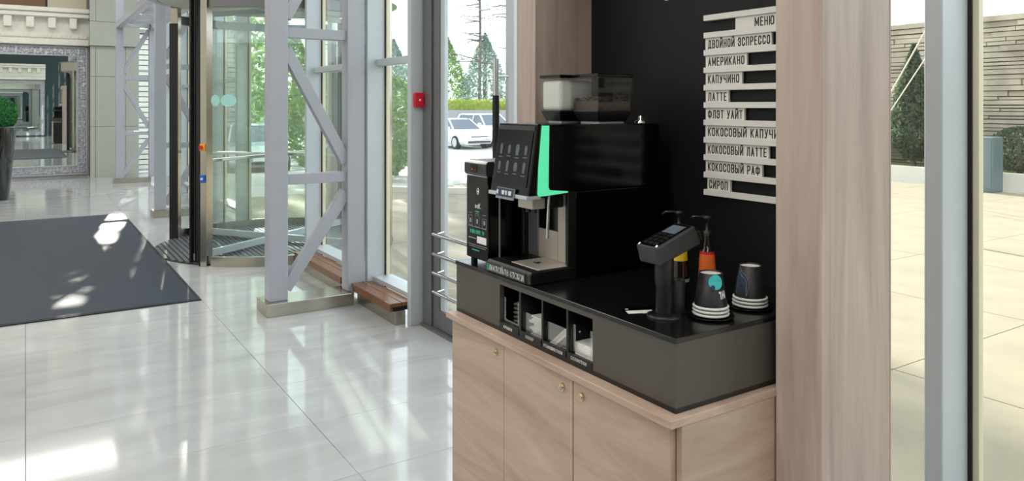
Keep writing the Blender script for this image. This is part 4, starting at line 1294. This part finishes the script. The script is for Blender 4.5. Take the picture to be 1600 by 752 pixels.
# --- parked cars
def car(x, y, rz, paint, label, suv=False):
    z0 = gz(x, y) - .02
    t_ = thing('parked_car', (0, 0, 0), label, 'car', 'cars parked outside')
    L_, W_ = (4.55, .9)
    up_ = .16 if suv else 0
    # stations: x, half width, z bottom, z belt (shoulder), z deck
    st = [(-2.26, .66, .45, .62, .66), (-2.2, .78, .28, .78, .86), (-1.9, .86, .24, .92, 1.0), (-1.0, .9, .22, .94, .98), (0, .9, .22, .93, .96), (.85, .9, .22, .92, .97),
          (1.0, .9, .22, .91, .95), (1.75, .86, .23, .82, .86), (2.12, .77, .26, .68, .74), (2.26, .62, .36, .55, .58)]
    vs, n = [], 8
    for (px, hw, zb, zs, zd) in st:
        zb += up_ * .6; zs += up_; zd += up_
        vs += [(px, -hw * .9, zb), (px, -hw, zb + .14), (px, -hw, zs - .06), (px, -hw * .88, zd), (px, hw * .88, zd), (px, hw, zs - .06), (px, hw, zb + .14), (px, hw * .9, zb)]
    fs = [(i * n + k, i * n + (k + 1) % n, (i + 1) * n + (k + 1) % n, (i + 1) * n + k) for i in range(len(st) - 1) for k in range(n)]
    fs += [tuple(range(n))[::-1], tuple(range((len(st) - 1) * n, len(st) * n))]
    mm = MB(); mm._add(vs, fs)
    mm.build('body', paint, t_, bevel=.03)
    rear = -2.1 if suv else -1.75
    rt0 = -1.9 if suv else -1.05
    zr = 1.47 + (.22 if suv else 0)
    g = MB().hexa([(rear, -.78, .96 + up_), (1.0, -.78, .94 + up_), (1.0, .78, .94 + up_), (rear, .78, .96 + up_)],
                  [(rt0, -.58, zr - .03), (.18, -.58, zr - .03), (.18, .58, zr - .03), (rt0, .58, zr - .03)]).build('glasshouse', 'carglass', t_, bevel=.04)
    MB().hexa([(rt0 - .06, -.6, zr - .05), (.24, -.6, zr - .05), (.24, .6, zr - .05), (rt0 - .06, .6, zr - .05)],
              [(rt0 + .1, -.5, zr + .01), (.0, -.5, zr + .01), (.0, .5, zr + .01), (rt0 + .1, .5, zr + .01)]).build('roof', paint, t_, bevel=.02)
    for s in (-1, 1):
        MB().bar((1.0, s * .775, .95 + up_), (.2, s * .585, zr - .03), .06, .06, up=(0, 1, 0)).build('pillar', paint, g)
        MB().bar((rear, s * .775, .97 + up_), (rt0, s * .585, zr - .03), .12, .06, up=(0, 1, 0)).build('pillar', paint, g)
        MB().bar((-.35, s * .782, .95 + up_), (-.38, s * .587, zr - .03), .06, .05, up=(0, 1, 0)).build('pillar', paint, g)
        MB().box(.72, s * .9, .95 + up_, .9, s * 1.06, 1.08 + up_).build('door_mirror', paint, t_, bevel=.03)
        MB().hexa([(1.95, s * .5, .58 + up_), (2.2, s * .5, .58 + up_), (2.06, s * .79, .62 + up_), (1.8, s * .83, .62 + up_)],
                  [(1.93, s * .5, .70 + up_), (2.14, s * .5, .69 + up_), (2.0, s * .79, .75 + up_), (1.75, s * .84, .77 + up_)]).build('headlamp', 'lamp', t_, bevel=.01)
        for px in (1.38, -1.36):
            rw = .33 + up_ * .25
            wl = MB().tube([(px, s * .70, rw), (px, s * .915, rw)], rw, 24).build('wheel', 'tyre', t_, bevel=.0)
            MB().tube([(px, s * .90, rw), (px, s * .925, rw)], rw * .68, 20).build('rim', 'rim', wl)
    MB().box(2.17, -.48, .55 + up_, 2.25, .48, .64 + up_).build('grille', 'grille', t_, bevel=.01)
    MB().box(2.12, -.62, .32 + up_, 2.27, .62, .42 + up_).build('lower_intake', 'grille', t_, bevel=.01)
    MB().box(2.26, -.26, .44 + up_, 2.28, .26, .54 + up_).build('number_plate', 'print_white', t_)
    t_.location = (x, y, z0)
    t_.rotation_euler = (0, 0, rz)
    return t_
car(18.45, 33.6, R(-90), 'carwhite', 'white saloon car in view through the glass side door')
car(20.55, 34.1, R(-90), 'carwhite', 'white estate car partly hidden behind the coffee machine screen', True)
car(8.6, 24.2, R(-100), 'carblue', 'blue grey car seen through the truss column opening')
car(6.0, 24.6, R(-95), 'carsilver', 'silver car seen beyond the revolving door')

# --- road wall, hedge, trees
rw = struct(MB().box(-10, 0, -1, 60, .4, 1.25).build('wall_road', 'concrete'), 'low grey road wall behind the parked cars', 'wall')
rw.location = (10, 60, 0); rw.rotation_euler = (0, 0, R(-33))
hg = thing('hedge', (10, 60, 1.2), 'bright yellow-green clipped hedge above the grey road wall', 'hedge')
rd = random.Random(8)
o = leafcloud(MB(), 14000, lambda q: (q.uniform(-10, 60), q.uniform(.6, 1.7), q.uniform(-.1, .85)), .13, rd)
o = o.mesh('foliage', 'leaf_y')
hl = bpy.data.objects.new('foliage', o); COL.objects.link(hl); hl.parent = hg; hl['kind'] = 'stuff'
hc = bpy.data.objects.new('hedge_core', MB().box(-10, .75, -1.6, 60, 1.5, .7).mesh('hedge_core', 'leaf_y')); COL.objects.link(hc); hc.parent = hg
hg.rotation_euler = (0, 0, R(-33))
CA, SA = math.cos(R(-33)), math.sin(R(-33))
def far(s, d): return (10 + s * CA - d * SA, 60 + s * SA + d * CA)
names = ['broad', 'slender', 'tall', 'short', 'bushy', 'thin']
for k, (s, d_, hh, rr, mt_) in enumerate(((22, 6, 7.5, 2.6, 'leaf_haze'), (25.5, 5, 6.2, 2.2, 'leaf_haze'), (18.5, 7, 8, 2.6, 'leaf_a'), (14.5, 6, 7, 2.4, 'leaf_haze'), (29, 7, 7, 2.4, 'leaf_a'), (11, 8, 9, 2.6, 'leaf_haze'), (6, 7, 8, 2.8, 'leaf_a'), (1, 8, 8, 2.6, 'leaf_haze'), (33, 6, 7.5, 2.6, 'leaf_haze'), (-5, 8, 9, 3, 'leaf_a'))):
    x, y = far(s, d_)
    shrub('conifer', x, y, 0, hh, rr, 4200, .15, mt_, 'pale green conifer in the tree belt behind the hedge', 'tree', 'cone', 60 + k, 'conifers in the tree belt behind the hedge')
def bare_pine(x, y, hh, r0, label, seed):
    t_ = thing('bare_pine', (x, y, 0), label, 'tree')
    q = random.Random(seed)
    MB().tube([(x, y, -.5), (x + .1, y, hh * .5), (x - .1, y, hh)], [r0, r0 * .8, r0 * .3], 10).build('trunk', 'bark', t_)
    m_ = MB(); lf_ = MB()
    for k in range(46):
        z = hh * (.28 + .7 * q.random())
        a = q.uniform(0, 2 * math.pi)
        L_ = q.uniform(1.2, 3.6) * (1.15 - .6 * z / hh)
        dv = Vector((math.cos(a), math.sin(a), q.uniform(-.25, .3)))
        p0 = Vector((x, y, z)); p1 = p0 + dv * L_ * .5; p2 = p0 + dv * L_ + Vector((0, 0, q.uniform(-.4, .3)))
        m_.tube([p0, p1, p2], [.06, .035, .012], 5, cap=False)
        for j in range(4):
            b0 = p0.lerp(p2, q.uniform(.35, .95))
            b1 = b0 + Vector((q.gauss(0, .5), q.gauss(0, .5), q.gauss(.1, .3)))
            m_.tube([b0, b1], [.018, .006], 4, cap=False)
            if q.random() < .6:
                leafcloud(lf_, 5, lambda qq: b1 + Vector((qq.gauss(0, .18), qq.gauss(0, .18), qq.gauss(0, .15))), .09, q)
    m_.build('branch', 'bark', t_)['kind'] = 'stuff'
    o_ = lf_.build('needle_tuft', 'leaf_haze', t_)
    o_['kind'] = 'stuff'
for (s, d_, hh, r0, lb, sd_) in ((24.2, 3.0, 19, .22, 'tall bare pine with the straightest trunk above the hedge', 1), (26.2, 3.5, 21, .30, 'tall bare pine with thick trunk behind the door handle', 2), (21.6, 4.5, 16, .14, 'slim bare pine leaning above the white saloon car', 3), (8, 6, 17, .2, 'bare pine seen through the truss opening', 4)):
    x, y = far(s, d_)
    bare_pine(x, y, hh, r0, lb, sd_)
# garden shrubs outside the green panes
for k, (x, y, hh, rr, mt_) in enumerate(((6.7, 15.4, 2.3, .8, 'leaf_a'), (7.7, 17.2, 2.7, 1.0, 'leaf_haze'), (6.1, 18.4, 2.6, .9, 'leaf_a'))):
    shrub('garden_bush', x, y, gz(x, y), hh, rr, 2600, .07, mt_, 'leafy garden bush outside the green-tinted panes', 'shrub', 'ball', 80 + k, 'garden bushes outside the green panes')
kb = thing('kerb_ring', (7.0, 12.2, -.02), 'pale curved kerb on the paving outside the green pane', 'kerb')
MB().arc(8.2, 14.6, 3.0, 3.15, 150, 330, -.03, .09, 30).build('kerb_stone', 'curb', kb)
# boarded wing standing in for stone wall lines reflected in the drum glass
bw = thing('stand_in_wing', (5.2, 27, -.5), 'low stand-in wing whose grey boards imitate reflected stone lines beyond the revolving door', 'building')
MB().box(2.6, 27.05, -.6, 6.35, 33, 3.95).build('wing_core', 'stonedark', bw)
for k in range(26):
    z = -.5 + .17 * k
    MB().box(2.55, 27.0 - .01 * (k % 2), z, 6.4, 27.05, z + .14).build('board', 'clad', bw)
MB().box(2.5, 26.9, 3.93, 6.45, 33.1, 4.05).build('roof_edge', 'aludark', bw)
# tall leafy tree towards the sun
shrub('sun_path_tree', 6.4, 38.0, -.5, 12.6, 3.7, 850, .34, 'leaf_a', 'tall leafy tree beyond the boarded stand-in wing', 'tree', 'ball', 99)
shrub('sun_path_tree', 9.0, 38.5, -.5, 15.5, 2.3, 2600, .24, 'leaf_a', 'added narrow leafy sun-blocking tree right of the boarded stand-in wing', 'tree', 'ball', 98)  # second tree added to keep sun patches off the lobby floor
